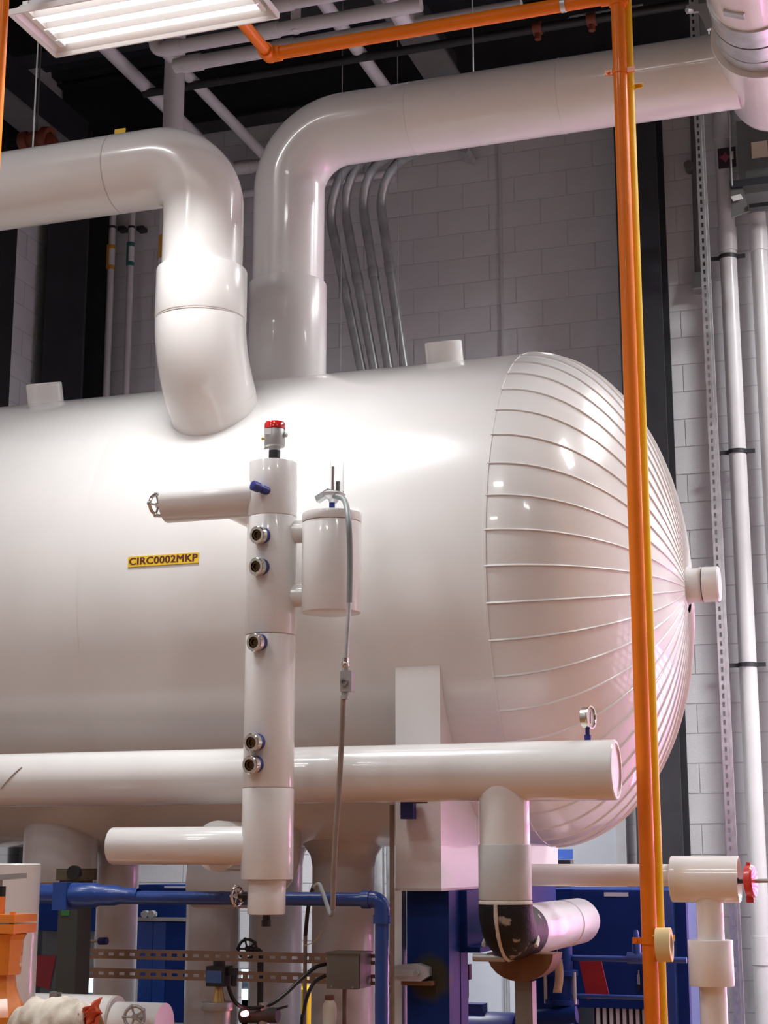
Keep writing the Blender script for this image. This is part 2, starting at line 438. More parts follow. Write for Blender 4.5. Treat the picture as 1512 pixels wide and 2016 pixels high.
# steel columns -------------------------------------------------------------
def h_column(label, x0, x1, y0, y1, z0, z1, flange=.02, along='x'):
    t = thing('steel_column', label, 'column', ((x0 + x1) / 2, (y0 + y1) / 2, z0), 'dark steel columns')
    obj('flange', G().box(x0, x1, y0, y0 + flange, z0, z1), DARKSTEEL, t, smooth=0)
    obj('flange', G().box(x0, x1, y1 - flange, y1, z0, z1), DARKSTEEL, t, smooth=0)
    xm = (x0 + x1) / 2
    obj('web', G().box(xm - .01, xm + .01, y0 + flange, y1 - flange, z0, z1), DARKSTEEL, t, smooth=0)
    return t
xa, xb = at(1209, 300, 10.75).x, at(1292, 300, 10.75).x
h_column('tall charcoal steel column against the block wall behind the orange pole', xa, xb, 10.75, 11.1, 0, 7.4)
xa, xb = at(88, 600, 10.7).x, at(166, 600, 10.7).x
h_column('wide charcoal steel column in the corner behind the left elbow pipe', xa, xb, 10.7, 11.05, 0, 7.4)
yc_ = 10.05
t = thing('steel_post', 'narrow black steel post on the side wall at the left edge', 'column', (LEFT_X + .12, yc_, 0))
obj('flange', G().box(LEFT_X + .04, LEFT_X + .06, yc_ - .11, yc_ + .11, 0, 7.4), BLACK, t, smooth=0)
obj('flange', G().box(LEFT_X + .18, LEFT_X + .20, yc_ - .11, yc_ + .11, 0, 7.4), BLACK, t, smooth=0)
obj('web', G().box(LEFT_X + .06, LEFT_X + .18, yc_ - .01, yc_ + .01, 0, 7.4), BLACK, t, smooth=0)

# roof beams -----------------------------------------------------------------
def beam_x(label, yb, z0, z1, w=.2):
    t = thing('roof_beam', label, 'beam', (0, yb, z0), 'roof beams')
    xl, xr = LEFT_X + .05, RIGHT_X
    obj('bottom_flange', G().box(xl, xr, yb - w / 2, yb + w / 2, z0, z0 + .02), DARKSTEEL, t, smooth=0)
    obj('web', G().box(xl, xr, yb - .008, yb + .008, z0 + .02, z1 - .02), DARKSTEEL, t, smooth=0)
    obj('top_flange', G().box(xl, xr, yb - w / 2, yb + w / 2, z1 - .02, z1), DARKSTEEL, t, smooth=0)
beam_x('dark roof beam running along the top of the block wall', 11.0, 7.42, 7.98)
beam_x('dark roof beam second out from the block wall', 9.7, 7.5, 7.98)
beam_x('dark roof beam above the big white tank', 8.3, 7.5, 7.98)
beam_x('dark roof beam hidden above the light fixture', 6.9, 7.5, 7.98)
def beam_y(label, xb, z0, z1, w=.26):
    t = thing('roof_girder', label, 'beam', (xb, 8.6, z0), 'roof girders')
    obj('bottom_flange', G().box(xb - w / 2, xb + w / 2, 5.0, 10.6, z0, z0 + .025), EQUIP, t, smooth=0)
    obj('web', G().box(xb - .01, xb + .01, 5.0, 10.6, z0 + .025, z1), DARKSTEEL, t, smooth=0)
beam_y('dark girder crossing the roof at the upper left corner', -6.1, 7.0, 7.42)
beam_y('dark girder crossing the roof behind the orange pipe', -3.0, 7.12, 7.48)

# ================================================================ THE TANK
TY, TZ, TR, TXJ, THD = 7.0, 2.749, 1.1, -1.575, 0.63
TXL = LEFT_X + .25
tank = thing('pressure_tank', 'huge white jacketed horizontal tank with a domed ribbed end', 'tank', ((TXL + TXJ) / 2, TY, TZ - TR))
# shell: three jacket bands with lapped joints
edges = [TXL, -5.05, -3.35, TXJ]
for i in range(3):
    x0, x1 = edges[i], edges[i + 1]; rr = TR - .002 * (i % 2)
    g = G().lathe((x0, TY, TZ), (1, 0, 0), [(0, rr), (.01, rr), ((x1 - x0) / 2, rr), (x1 - x0 - .01, rr), (x1 - x0, rr)], 128)
    obj('shell_jacket', g, JACKET, tank, smooth=60)
obj('shell_end', G().lathe((TXL, TY, TZ), (1, 0, 0), [(0, 0), (0, TR - .003)], 96), JACKET, tank, smooth=0)
obj('head_band', G().lathe((TXJ - .006, TY, TZ), (1, 0, 0), [(0, TR), (.001, TR + .003), (.012, TR + .003), (.013, TR)], 128), JACKET, tank, smooth=60)
# domed end made of 48 gore panels with a raised lap bead
NG = 48; da = 2 * math.pi / NG
tmax = math.acos(.085 / TR); NT = 26
fr = [0, .25, .5, .75, .93, .95, .975, .995]; of = [0, 0, 0, 0, 0, .005, .006, 0]
vs = []; fs = []
for i in range(NT + 1):
    t = tmax * i / NT
    ex = 0.94
    rr = TR * math.cos(t) ** ex; xx = THD * math.sin(t) ** 1.0
    nx, nr = math.sin(t) / THD, math.cos(t) / TR; L = math.hypot(nx, nr); nx /= L; nr /= L
    for k in range(len(fr)):
        fade = min(1, rr / .5)
        a = da * fr[k]; q = rr + nr * of[k] * fade
        vs.append((xx + nx * of[k] * fade, q * math.cos(a), q * math.sin(a)))
m_ = len(fr)
for i in range(NT):
    for k in range(m_ - 1):
        fs.append((i * m_ + k, i * m_ + k + 1, (i + 1) * m_ + k + 1, (i + 1) * m_ + k))
gm = bpy.data.meshes.new('gore_panel'); gm.from_pydata(vs, [], fs); gm.materials.append(JACKET)
for p_ in gm.polygons: p_.use_smooth = True
gm.set_sharp_from_angle(angle=R(50))
for k in range(NG):
    o = bpy.data.objects.new('gore_panel', gm); COL.objects.link(o); o.parent = tank
    o.location = V((TXJ, TY, TZ)) - WORLD[tank]; o.rotation_euler = (da * (k + .35), 0, 0)
xe = TXJ + THD
g = G().lathe((xe - .03, TY, TZ + .02), (1, 0, 0), [(0, .13), (.012, .13), (.025, .085), (.05, .075), (.09, .075), (.09, 0)], 40)
obj('end_nozzle', g, JACKET, tank)
obj('nozzle_cap', G().lathe((xe + .06, TY, TZ + .02), (1, 0, 0), [(0, 0), (0, .068), (.006, .078), (.07, .078), (.076, .072), (.076, 0)], 40), JACKET, tank)
obj('nozzle_joint', G().ring((xe + .052, TY, TZ + .02), (1, 0, 0), .06, .078, .008, 40), SEAM, tank)
# capped stubs on top
for px, py, yy, w in ((876, 720, 6.72, 74), (90, 800, 6.72, 70)):
    b = at(px, py, yy); zs = TZ + math.sqrt(TR ** 2 - (yy - TY) ** 2)
    r_ = rad(b, w); n_ = V((0, yy - TY, zs - TZ)).normalized(); n_ = (n_ + V((0, -.15, .3))).normalized()
    h_ = .085 / 1
    base = V((b.x, yy, zs)) - n_ * .06
    obj('capped_stub', G().lathe(base, n_, [(0, r_), (.15, r_), (.155, r_ - .004), (.155, 0)], 32), JACKET, tank)
# stuck-on yellow identification label
lc = at(321, 1108, 5.96)
dy = math.sqrt(max(0, TR ** 2 - (lc.z - TZ) ** 2)); nrm = V((0, -dy, lc.z - TZ)).normalized()
lc = V((lc.x, TY, TZ)) + nrm * (TR + .002)
lc = V((at(321, 1108, lc.y).x, lc.y, lc.z))
ux = V((1, 0, 0)); uz = nrm.cross(ux) * 1.0
if uz.z < 0: uz = -uz
lw = 143 / scale(lc) / .93; lh = 21 / scale(lc)
lab = obj('identification_label', G().obox(lc, ux * lw / 2, nrm * .0015, uz * lh / 2), LABELY, tank, smooth=0, label='yellow label reading CIRC0002MKP')
tm = text_mesh('CIRC0002MKP', lh * .98); tm.materials.clear(); tm.materials.append(LABELT)
xs = [v.co.x for v in tm.vertices]; ks = lw * .97 / (max(xs) - min(xs))
lo = bpy.data.objects.new('label_lettering', tm); COL.objects.link(lo); lo.parent = lab
M = Matrix((ux, uz, -ux.cross(uz) * -1)).transposed().to_4x4()
lo.rotation_euler = M.to_euler(); lo.scale = (ks, 1.0, 1)
lo.location = (lc + nrm * .0022) - WORLD[lab]

# ---------------------------------------------------------------- saddle and blue frame under the tank
sx0, sx1 = at(779, 1650, 5.98).x, at(868, 1650, 5.98).x
sz0 = at(820, 1751, 5.98).z
saddle = thing('tank_saddle', 'white insulated saddle block under the tank behind the header pipe', 'support', ((sx0 + sx1) / 2, TY, sz0))
prof = []
for i in range(25):
    a = R(180 + 22) + R(180 - 44) * i / 24
    prof.append((TY + (TR + .001) * math.cos(a), TZ + (TR + .001) * math.sin(a)))
poly = [(sx0, 5.98, sz0)] + [(sx0, 5.98, prof[0][1])] + [(sx0, a, b) for a, b in prof] + [(sx0, 8.02, prof[-1][1]), (sx0, 8.02, sz0)]
obj('insulated_block', G().prism(poly, (sx1 - sx0, 0, 0)), JACKET, saddle, smooth=20)
# rolled edge strip on the block's bottom
obj('bottom_trim', G().box(sx0 - .002, sx1 + .002, 5.976, 8.024, sz0 - .006, sz0 + .004), SEAM, saddle, smooth=0)
fz = sz0 - .007
bx0, bx1 = at(801, 1850, 6.05).x, at(884, 1850, 6.05).x
frame = thing('support_frame', 'dark blue steel frame standing under the tank saddle', 'frame', ((bx0 + bx1) / 2, 6.3, 0))
fp_ = obj('front_post', G().box(bx0, bx1, 6.05, 6.20, 0, fz), STAINED, frame, smooth=0)
sc_ = at(846, 1925, 6.05) - WORLD[fp_]
STAINV.inputs[1].default_value = tuple(sc_)
obj('top_beam', G().box(bx0 + .02, bx1 + .03, 6.20, 7.75, fz - .22, fz), BLUE, frame, smooth=0)
obj('beam_flange', G().box(bx0 + .01, bx1 + .08, 6.205, 7.75, fz - .235, fz - .215), BLUE, frame, smooth=0)
obj('rear_post', G().box(bx0, bx1, 7.75, 7.92, 0, fz), BLUE, frame, smooth=0)
obj('inner_flange', G().box(bx1 - .02, bx1 + .003, 6.2, 6.30, 0, fz - .235), BLUE, frame, smooth=0)
# pale flat strip left of the post
px0, px1 = at(783, 1850, 6.15).x, at(800, 1850, 6.15).x
t = obj('flat_cover_strip', G().box(px0, px1 - .002, 6.10, 6.16, 0, fz), JACKET2, smooth=0)
tag(t, 'pale vertical cover strip left of the blue frame post', 'strip')
# blue angle clip under the header in front of the saddle
c = at(802, 1594, 5.93)
t = thing('blue_bracket', 'small blue angle bracket below the header pipe on the saddle', 'bracket', c)
obj('upright_leg', G().box(c.x - .028, c.x + .022, 5.93, 5.972, c.z - .035, c.z + .035), NAVY, t, smooth=0)
obj('top_leg', G().box(c.x - .028, c.x + .040, 5.84, 5.972, c.z + .035, c.z + .043), NAVY, t, smooth=0)
obj('bolt', G().cyl((c.x + .035, 5.9, c.z + .028), (c.x + .09, 5.9, c.z + .028), .006, seg=10), BLACK, t)

# ================================================================ BIG INSULATED PIPES
# left pipe coming down in front of the tank
AX, AY, AZ = -2.89, 6.07, 4.65; AR = .178
ztop = at(398, 535, AY).z; zmid = at(398, 632, AY).z
pa = thing('insulated_elbow_pipe', 'white insulated elbow pipe brightly lit under the light fixture', 'pipe', (AX, AY, 3.6))
path = rpath([(LEFT_X + .06, AY, AZ), (AX, AY, AZ), (AX, AY, ztop - .02)], .225, 16)
obj('pipe_jacket', G().tube(path, AR, 48), JACKET, pa)
for xs_ in (-3.32, -4.6): obj('jacket_seam', G().ring((xs_, AY, AZ), (1, 0, 0), AR, AR + .0015, .004, 48), SEAM, pa)
RS = AR * 180 / 160
obj('sleeve', G().cyl((AX, AY, zmid), (AX, AY, ztop), RS, seg=56, bev=.006), JACKET, pa)
zb = zmid
dirv = V((0, math.sin(R(38)), -math.cos(R(38))))
bend = [V((AX, AY, zb - .004))]; RB = .62
for i in range(1, 13):
    a = R(38) * i / 12
    bend.append(V((AX, AY + RB * (1 - math.cos(a)), zb - .004 - RB * math.sin(a) * .82)))
obj('lower_elbow', G().tube(bend, RS * .995, 56), JACKET, pa)
e = bend[-1]
obj('elbow_collar', G().cyl(e + dirv * .004, e + dirv * .42, RS * .985, seg=56), JACKET, pa)
obj('collar_joint', G().cyl(e - dirv * .003, e + dirv * .005, RS * .988, seg=56), SEAM, pa)
obj('sleeve_joint', G().cyl((AX, AY, zmid - .005), (AX, AY, zmid + .001), RS * .985, seg=56), SEAM, pa)

# middle pipe rising from the tank crown, then right to the drum
BX, BY, BZ, BR = -2.86, 7.0, 5.18, .178
pb = thing('insulated_riser_pipe', 'white insulated riser pipe bending right across the room above the tank', 'pipe', (BX, BY, TZ + TR))
z1 = at(567, 562, BY).z
path = rpath([(BX, BY, z1 - .02), (BX, BY, BZ), (-.62, BY, BZ)], .30, 18)
obj('pipe_jacket', G().tube(path, BR, 48), JACKET, pb)
obj('sleeve', G().cyl((BX, BY, TZ + TR - .03), (BX, BY, z1), BR * 150 / 138, seg=56, bev=.005), JACKET, pb)
for xs_ in (-2.2, -1.45): obj('jacket_seam', G().ring((xs_, BY, BZ), (1, 0, 0), BR, BR + .0012, .004, 48), JACKET2, pb)

# overhead pipe at the right edge, running out over the camera; the riser pipe tees into its side
DX = -.48
drum = thing('overhead_main_pipe', 'white overhead main pipe with steel bands at the upper right corner', 'pipe', (DX, 4.0, BZ - .2))
obj('tee_jacket', G().lathe((DX, 7.33, BZ), (0, -1, 0), [(0, 0), (0, .12), (.012, .17), (.04, .198), (.08, .207), (.60, .213), (.655, .226), (.66, .224), (.66, .192)], 56), JACKET, drum)
obj('steel_band', G().cyl((DX, 6.675, BZ), (DX, 6.465, BZ), .196, seg=56), GALV, drum)
obj('band_gap', G().cyl((DX, 6.465, BZ), (DX, 6.450, BZ), .190, seg=56), BLACK, drum)
obj('steel_band', G().cyl((DX, 6.450, BZ), (DX, 6.31, BZ), .197, seg=56), GALV, drum)
obj('band_rim', G().cyl((DX, 6.60, BZ), (DX, 6.585, BZ), .199, seg=56), GALV, drum)
obj('pipe_jacket', G().cyl((DX, 6.31, BZ), (DX, FRONT_Y + .05, BZ), .187, seg=48), JACKET, drum)
a_ = R(-112); c = V((DX + .19 * math.cos(a_), 6.17, BZ + .19 * math.sin(a_)))
obj('band_clip', G().obox(c, V((-math.sin(a_), 0, math.cos(a_))) * .045, V((0, .02, 0)), V((math.cos(a_), 0, math.sin(a_))) * .006), GALV, drum, smooth=0)

# hanger bracket next to the drum
c = at(1385, 28, 7.6)
t = thing('hanger_bracket', 'grey steel hanger bracket left of the overhead main pipe under the roof', 'bracket', c)
obj('hanger_post', G().box(c.x - .02, c.x + .02, 7.6, 7.66, BZ + .3, CEIL_Z), EQUIP, t, smooth=0)
q = [at(1352, 10, 7.5), at(1404, 4, 7.5), at(1408, 52, 7.5), at(1392, 58, 7.5), at(1375, 22, 7.5), at(1350, 24, 7.5)]
obj('gusset_plate', G().prism(q, (0, .02, 0)), CAST, t, smooth=0)
obj('bolt', G().cyl(at(1362, 20, 7.49), at(1352, 20, 7.46), .012, seg=10), CAST, t)

# ================================================================ HEADER PIPE AND DROP LEG
HY, HZ, HR = 5.8, 1.6 + 5.8 * math.tan(R(3.07)), .107
hx1 = at(1214, 1510, HY).x
hdr = thing('header_pipe', 'long white insulated header pipe running in front of the tank', 'pipe', ((LEFT_X + hx1) / 2, HY, HZ - HR))
xm = at(922, 1520, HY).x
obj('pipe_jacket', G().lathe((LEFT_X + .06, HY, HZ), (1, 0, 0), [(0, 0), (0, HR), (1.5, HR), (3, HR), (xm - LEFT_X - .06, HR)], 48), JACKET, hdr)
obj('end_jacket', G().lathe((xm, HY, HZ), (1, 0, 0), [(0, HR + .0015), (.3, HR + .0015), (hx1 - xm - .004, HR + .0015), (hx1 - xm, HR - .002), (hx1 - xm, HR - .012), (hx1 - xm - .006, HR - .016), (hx1 - xm - .006, 0)], 48), JACKET, hdr)
# torn flap of jacket near the left edge
c = at(45, 1508, HY); fl = []
for i in range(7):
    f = i / 6; a = R(95 + 45 * f)
    fl.append(V((c.x - .035 + .09 * (1 - f), HY + (HR + .0025) * math.cos(a + R(60)) , HZ + (HR + .0025) * math.sin(a + R(60)))))
obj('jacket_tear', G().tube(fl, .0028, 6), SEAM, hdr)
lx = at(993, 1640, HY).x; lr = rad(at(993, 1640, HY), 101)
zA, zB_, zC = at(993, 1663, HY).z, at(997, 1783, HY).z, at(1000, 1838, HY).z
obj('drop_leg', G().lathe((lx, HY, zA), (0, 0, 1), [(0, 0), (0, lr), (HZ - zA - .08, lr), (HZ - zA, lr)], 48), JACKET, hdr)
obj('grey_wrap', G().cyl((lx, HY, zB_ + .02), (lx, HY, zA), lr * 1.03, seg=48, bev=.003), WRAP, hdr)
obj('wrap_edge', G().cyl((lx, HY, zB_), (lx, HY, zB_ + .02), lr * 1.04, seg=48, bev=.006), CAULK, hdr)
epath = rpath([(lx, HY, zB_ + .005), (lx, HY, zC), (lx, HY + .26, zC)], .135, 14)
obj('black_elbow', G().tube(epath, lr * 1.045, 48), FOAM, hdr, label='black rubber elbow smeared with cream sealant')
# sealant seam running down the elbow's front and along its throat
sp = []
for i, p_ in enumerate(epath):
    tng = (epath[min(i + 1, len(epath) - 1)] - epath[max(i - 1, 0)]).normalized()
    nn = V((0, -tng.z, tng.y)); nn = nn if nn.y < 0 or nn.z < 0 else -nn
    sp.append(p_ + (nn * .985 + V((-.12, 0, 0))).normalized() * lr * 1.047)
obj('sealant_seam', G().tube(sp, [.006 + .003 * random.random() for _ in sp], 8), CAULK, hdr)
cc = V((lx, HY + .10, zC + .0)); rg = []
for i in range(25):
    a = R(-100 + 200 * i / 24)
    nrm_ = V((0, .55, -.83)).normalized(); u_ = V((1, 0, 0)); w_ = nrm_.cross(u_)
    rg.append(V((lx, HY + .065, zC - .035)) + (u_ * math.sin(a) - w_ * -math.cos(a) * -1.0) * lr * 1.06)
obj('sealant_band', G().tube(rg, .008, 8), CAULK, hdr)
e0 = V((lx, HY + .24, zC))
obj('return_pipe', G().lathe(e0, (0, 1, 0), [(0, lr * .99), (.20, lr * .99), (.21, lr * 1.02), (.62, lr * 1.02), (.625, lr * .97), (.70, lr * .97), (.705, lr * 1.02), (1.02, lr * 1.02), (1.06, lr * .95), (1.08, lr * .8), (1.09, 0)], 48), JACKET2, hdr)
obj('drain_stub', G().cyl((lx - .14, HY + .06, zC - lr * .95), (lx - .02, HY + .06, zC - lr * .95), .014, seg=12), CAST, hdr)
# pressure gauge on the header
c = at(1157, 1447, HY)
gx = c.x; zt = HZ + HR
t = thing('pressure_gauge', 'small steel pressure gauge standing on the header pipe end', 'gauge', (gx, HY, zt))
obj('stem', G().cyl((gx, HY, zt), (gx, HY, zt + .02), .013, seg=12).cyl((gx, HY, zt + .02), (gx, HY, zt + .05), .008, seg=10), NAVY, t)
ax = V((.95, -.22, 0)).normalized(); cz = V((gx, HY, zt + .083))
obj('gauge_case', G().lathe(cz - ax * .016, ax, [(0, 0), (0, .034), (.004, .040), (.026, .040), (.03, .043), (.034, .043), (.034, .037), (.030, .036)], 32), CHROME, t)
obj('gauge_dial', G().lathe(cz + ax * .010, ax, [(0, .037), (.002, .037), (.002, 0)], 32), DIAL, t)
obj('gauge_needle', G().obox(cz + ax * .0135, V((0, 0, .022)) , ax * .0006, ax.cross(V((0, 0, 1))) * .0012), BLACK, t, smooth=0)

# rusty saddle and grey post under the black elbow
c = at(1034, 1930, 6.02)
t = thing('pipe_stand', 'grey pipe stand with rusty half-round saddle below the black elbow', 'stand', (c.x, 6.02, 0))
pw = rad(c, 35)
obj('post', G().box(c.x - pw, c.x + pw, 5.99, 6.055, 0, c.z - .002), GREYPAINT, t, smooth=0)
poly = []
for i in range(13):
    a = R(180 + 180 * i / 12); poly.append((c.x + .0 + .125 * math.cos(a), 5.94, c.z + .10 + .10 * math.sin(a)))
obj('rusty_saddle', G().prism(poly, (0, .16, 0)), RUST, t, smooth=30)

# ================================================================ LEVEL STANDPIPE
SY = 5.42
stop = at(541, 912, SY); sbot = at(522, 1732, SY); SX = (stop.x + sbot.x) / 2
SR = rad(at(541, 960, SY), 98)
sp_ = thing('level_standpipe', 'tall white insulated level standpipe with sight bosses in front of the tank', 'standpipe', (SX, SY, at(520, 1800, SY).z))
cuts = [sbot.z, at(520, 1552, SY).z, at(530, 1252, SY).z, at(538, 1020, SY).z, stop.z]
for i in range(4):
    obj('jacket_section', G().cyl((SX, SY, cuts[i] + .0015), (SX, SY, cuts[i + 1] - .0015), SR - .0012 * (i % 2), seg=56, bev=.002), JACKET, sp_)
    if i: obj('jacket_joint', G().cyl((SX, SY, cuts[i] - .002), (SX, SY, cuts[i] + .002), SR - .004, seg=40), SEAM, sp_)
zfoot = at(519, 1800, SY).z
obj('lower_stub', G().cyl((SX, SY, zfoot), (SX, SY, sbot.z), rad(at(519, 1770, SY), 75), seg=40, bev=.003), JACKET, sp_)
obj('drain_plug', G().cyl((SX, SY, zfoot - .022), (SX, SY, zfoot), .014, seg=6).cyl((SX, SY, zfoot - .042), (SX, SY, zfoot - .02), .017, seg=12), BLACK, sp_)
# upper arm, valve wheel
ua = at(335, 992, SY); r_ = rad(ua, 78); zu = at(410, 985, SY).z
obj('upper_arm', G().cyl((at(328, 990, SY).x, SY, zu), (SX - SR * .6, SY, zu), r_, seg=40, bev=.004), JACKET, sp_)
xw = at(313, 992, SY).x
wheel = handwheel(sp_, (xw, SY, zu - .004), (1, -.62, 0), .042, CHROME)
obj('valve_stem', G().cyl((xw - .012, SY, zu - .004), (at(330, 990, SY).x, SY, zu - .004), .010, seg=10), CHROME, sp_)
obj('arm_branch', G().cyl((at(442, 1000, SY).x, SY + .02, zu), (at(442, 1000, SY).x, TY - .9, zu), r_ * .8, seg=32), JACKET, sp_)
# lower arm
zl_ = at(345, 1665, SY).z; r2 = rad(at(345, 1665, SY), 73)
obj('lower_arm', G().cyl((at(222, 1664, SY).x, SY, zl_), (SX - SR * .6, SY, zl_), r2, seg=40, bev=.004), JACKET, sp_)
obj('arm_branch', G().lathe((at(372, 1664, SY).x, SY, zl_ + .0), (0, 1, 0), [(0, r2 * .9), (.25, r2 * .9), (.25, rad(at(372, 1660, 5.7), 98)), (.6, rad(at(372, 1660, 5.7), 98)), (.6, 0)], 40), JACKET, sp_)
# sight bosses
for px, py in ((513, 1052), (511, 1114), (507, 1263), (502, 1460), (499, 1504)):
    c = at(px, py, SY - SR - .02)
    ang = math.asin(max(-1, min(1, (c.x - SX) / (SR + .02))))
    d = V((math.sin(ang) , -math.cos(ang), 0)); b0 = V((SX, SY, c.z)) + d * (SR - .01)
    d2 = V((-.22, -1, -.10)).normalized(); b0 = V((c.x, SY - math.sqrt(max(0.0001, SR ** 2 - (c.x - SX) ** 2)) + .008, c.z))
    boss = obj('sight_boss', G().lathe(b0, d2, [(0, .031), (.026, .031)], 28), NAVY, sp_)
    obj('boss_nut', G().lathe(b0 + d2 * .022, d2, [(0, .033), (.020, .033), (.023, .030), (.023, .021), (.010, .019), (.010, 0)], 28), CHROME, boss)
    obj('boss_socket', G().lathe(b0 + d2 * .033, d2, [(0, .0195), (.009, .0195), (.009, .013), (.002, .012), (.002, 0)], 6), SOCKET, boss)
# blue test nipple
c = at(525, 966, SY - SR)
b0 = V((c.x, SY - math.sqrt(max(.0001, SR ** 2 - (c.x - SX) ** 2)) + .01, c.z))
d2 = V((-.62, -1, .22)).normalized()
obj('blue_nipple', G().lathe(b0, d2, [(0, .016), (.030, .016), (.032, .013), (.040, .013), (.042, .019), (.070, .019), (.072, .015), (.072, 0)], 16), NAVY, sp_)
# float chamber on the right
cx = at(653, 1100, SY).x; cr = rad(at(653, 1100, SY), 117)
zc0, zc1 = at(653, 1207, SY).z, at(653, 1012, SY).z
obj('float_chamber', G().cyl((cx, SY, zc0), (cx, SY, zc1 - .036), cr, seg=48, bev=.002), JACKET, sp_)
obj('chamber_lid', G().cyl((cx, SY, zc1 - .034), (cx, SY, zc1), cr * 1.012, seg=48, bev=.002), JACKET, sp_)
for py, w in ((1046, 46), (1172, 46)):
    c = at(586, py, SY); obj('connecting_neck', G().cyl((SX + SR * .7, SY + .01, c.z), (cx - cr * .6, SY + .01, c.z), rad(c, w), seg=32), JACKET, sp_)

# level sensor with the red cap
c0 = V((SX + .005, SY, cuts[-1])); k = 1 / scale(at(541, 870, SY))
ls = thing('level_sensor', 'grey level sensor with red cap on top of the standpipe', 'sensor', c0)
def hz(py): return at(541, py, SY).z
obj('threaded_neck', G().cyl(c0, (c0.x, SY, hz(897)), 9 * k, seg=20).cyl((c0.x, SY, hz(903)), (c0.x, SY, hz(887)), 11 * k, seg=20), CAST, ls)
obj('black_coupling', G().cyl((c0.x, SY, hz(903)), (c0.x, SY, hz(888)), 11.5 * k, seg=24), BLACK, ls)
obj('lower_body', G().cyl((c0.x, SY, hz(888)), (c0.x, SY, hz(874)), 11 * k, 13 * k, seg=24), CAST, ls)
hd = obj('sensor_head', G().cyl((c0.x, SY, hz(880)), (c0.x, SY, hz(846)), 20.5 * k, seg=32, bev=.004), CAST, ls)
obj('rating_plate', G().obox((c0.x - .012, SY - 20.6 * k, hz(853)), V((.014, -.000, 0)), V((0, .0015, 0)), V((0, 0, .011))), PAPER, hd, smooth=0)
obj('red_cap', G().lathe((c0.x, SY, hz(846)), (0, 0, 1), [(0, 20.5 * k), (.0, 21 * k), (.020, 21 * k), (.028, 18.5 * k), (.031, 14 * k), (.031, 0)], 32), REDCAP, ls)
obj('side_plug', G().cyl((c0.x + 19 * k, SY, hz(858)), (c0.x + 26 * k, SY, hz(858)), 5 * k, seg=6), CAST, ls)
obj('brass_screw', G().cyl((c0.x - 27 * k, SY - .005, hz(862)), (c0.x - 19 * k, SY, hz(862)), 3.5 * k, seg=8), BRASS, ls)
obj('side_lug', G().cyl((c0.x - 22 * k, SY - .005, hz(882)), (c0.x - 14 * k, SY, hz(880)), 3 * k, seg=8), CAST, ls)

# float switch with clear tube
fs_ = thing('float_switch', 'float switch with clear tube on top of the white chamber', 'switch', (cx, SY, zc1))
ft = at(660, 1000, SY); fx = cx + .0
obj('blue_nipple', G().cyl((fx, SY, zc1), (fx, SY, at(656, 985, SY).z), .011, seg=14), NAVY, fs_)
zb0 = at(656, 990, SY).z; zb1 = at(656, 968, SY).z
obj('switch_base', G().lathe((fx + .004, SY, zb0), (.06, 0, 1), [(0, 0), (0, .014), (.012, .020), (.022, .040), (.034, .044), (.042, .030), (.046, 0)], 20).obox((fx - .03, SY - .01, (zb0 + zb1) / 2 + .006), V((.026, 0, .014)), V((0, .016, 0)), V((-.004, 0, .010))), GALV, fs_)
tz0, tz1 = zb1 - .002, at(667, 908, SY).z
obj('clear_tube', G().lathe((fx + .018, SY, tz0), (0, 0, 1), [(0, .027), (tz1 - tz0, .027), (tz1 - tz0, .0245), (0, .0245)], 28), CLEAR, fs_)
obj('magnet_rod', G().cyl((fx + .003, SY - .003, tz0), (fx + .004, SY - .003, tz1 - .02), .006, seg=12), CHROME, fs_)
obj('switch_card', G().box(fx + .016, fx + .030, SY - .004, SY + .004, tz0, tz0 + .04), CAST, fs_, smooth=0)
# conduit run from the switch
t = thing('switch_conduit', 'thin grey conduit dropping from the float switch past the header pipe', 'conduit', at(652, 1815, 5.25))
fy = SY - cr - .03
fp = [V((fx + .018, SY - .025, zb0 + .02)), at(678, 985, SY - .06), at(686, 1025, fy), at(689, 1100, fy), at(687, 1200, fy), at(684, 1250, fy), at(681, 1300, fy)]
dense = []
for i in range(len(fp) - 1):
    for s in range(6):
        f = s / 6; p0 = fp[max(i - 1, 0)]; p1 = fp[i]; p2 = fp[i + 1]; p3 = fp[min(i + 2, len(fp) - 1)]
        dense.append(.5 * ((2 * p1) + (p2 - p0) * f + (2 * p0 - 5 * p1 + 4 * p2 - p3) * f * f + (3 * p1 - p0 - 3 * p2 + p3) * f ** 3))
dense.append(fp[-1])
obj('flexible_whip', G().tube(dense[:24], .0105, 12), FLEX, t)
obj('upper_conduit', G().tube(dense[22:], .0085, 12), GALV, t)
c = at(680, 1308, fy)
obj('compression_fitting', G().cyl(c + V((0, 0, -.035)), c + V((0, 0, -.012)), .014, seg=12).sphere(c, .016, 12, 8).cyl(c + V((0, 0, .006)), c + V((0, 0, .022)), .014, seg=8), CHROME, t)
c = at(684, 1342, fy)
cb = obj('conduit_body', G().obox(c, V((.021, 0, 0)), V((0, .018, 0)), V((0, 0, .036))).cyl(c + V((-.008, 0, -.062)), c + V((-.008, 0, -.03)), .014, seg=14).cyl(c + V((-.006, 0, .03)), c + V((-.006, 0, .05)), .014, seg=14), CAST, t)
obj('conduit_port', G().ring(c + V((-.005, -.026, -.004)), (0, 1, 0), .008, .014, .014, 16), CHROME, cb)
lowp = [at(676, 1370, fy), at(672, 1470, fy), at(667, 1560, fy), at(661, 1640, fy), at(657, 1720, fy), at(655, 1790, fy)]
obj('lower_conduit', G().tube(lowp, .0095, 12), BROWNCOND, t)
hook = rpath([at(655, 1788, fy), at(657, 1822, fy), at(640, 1770, fy + .03), at(628, 1738, fy + .05), at(618, 1748, fy + .06)], .012, 6)
obj('bent_end', G().tube(hook, .0075, 10), FLEX, t)

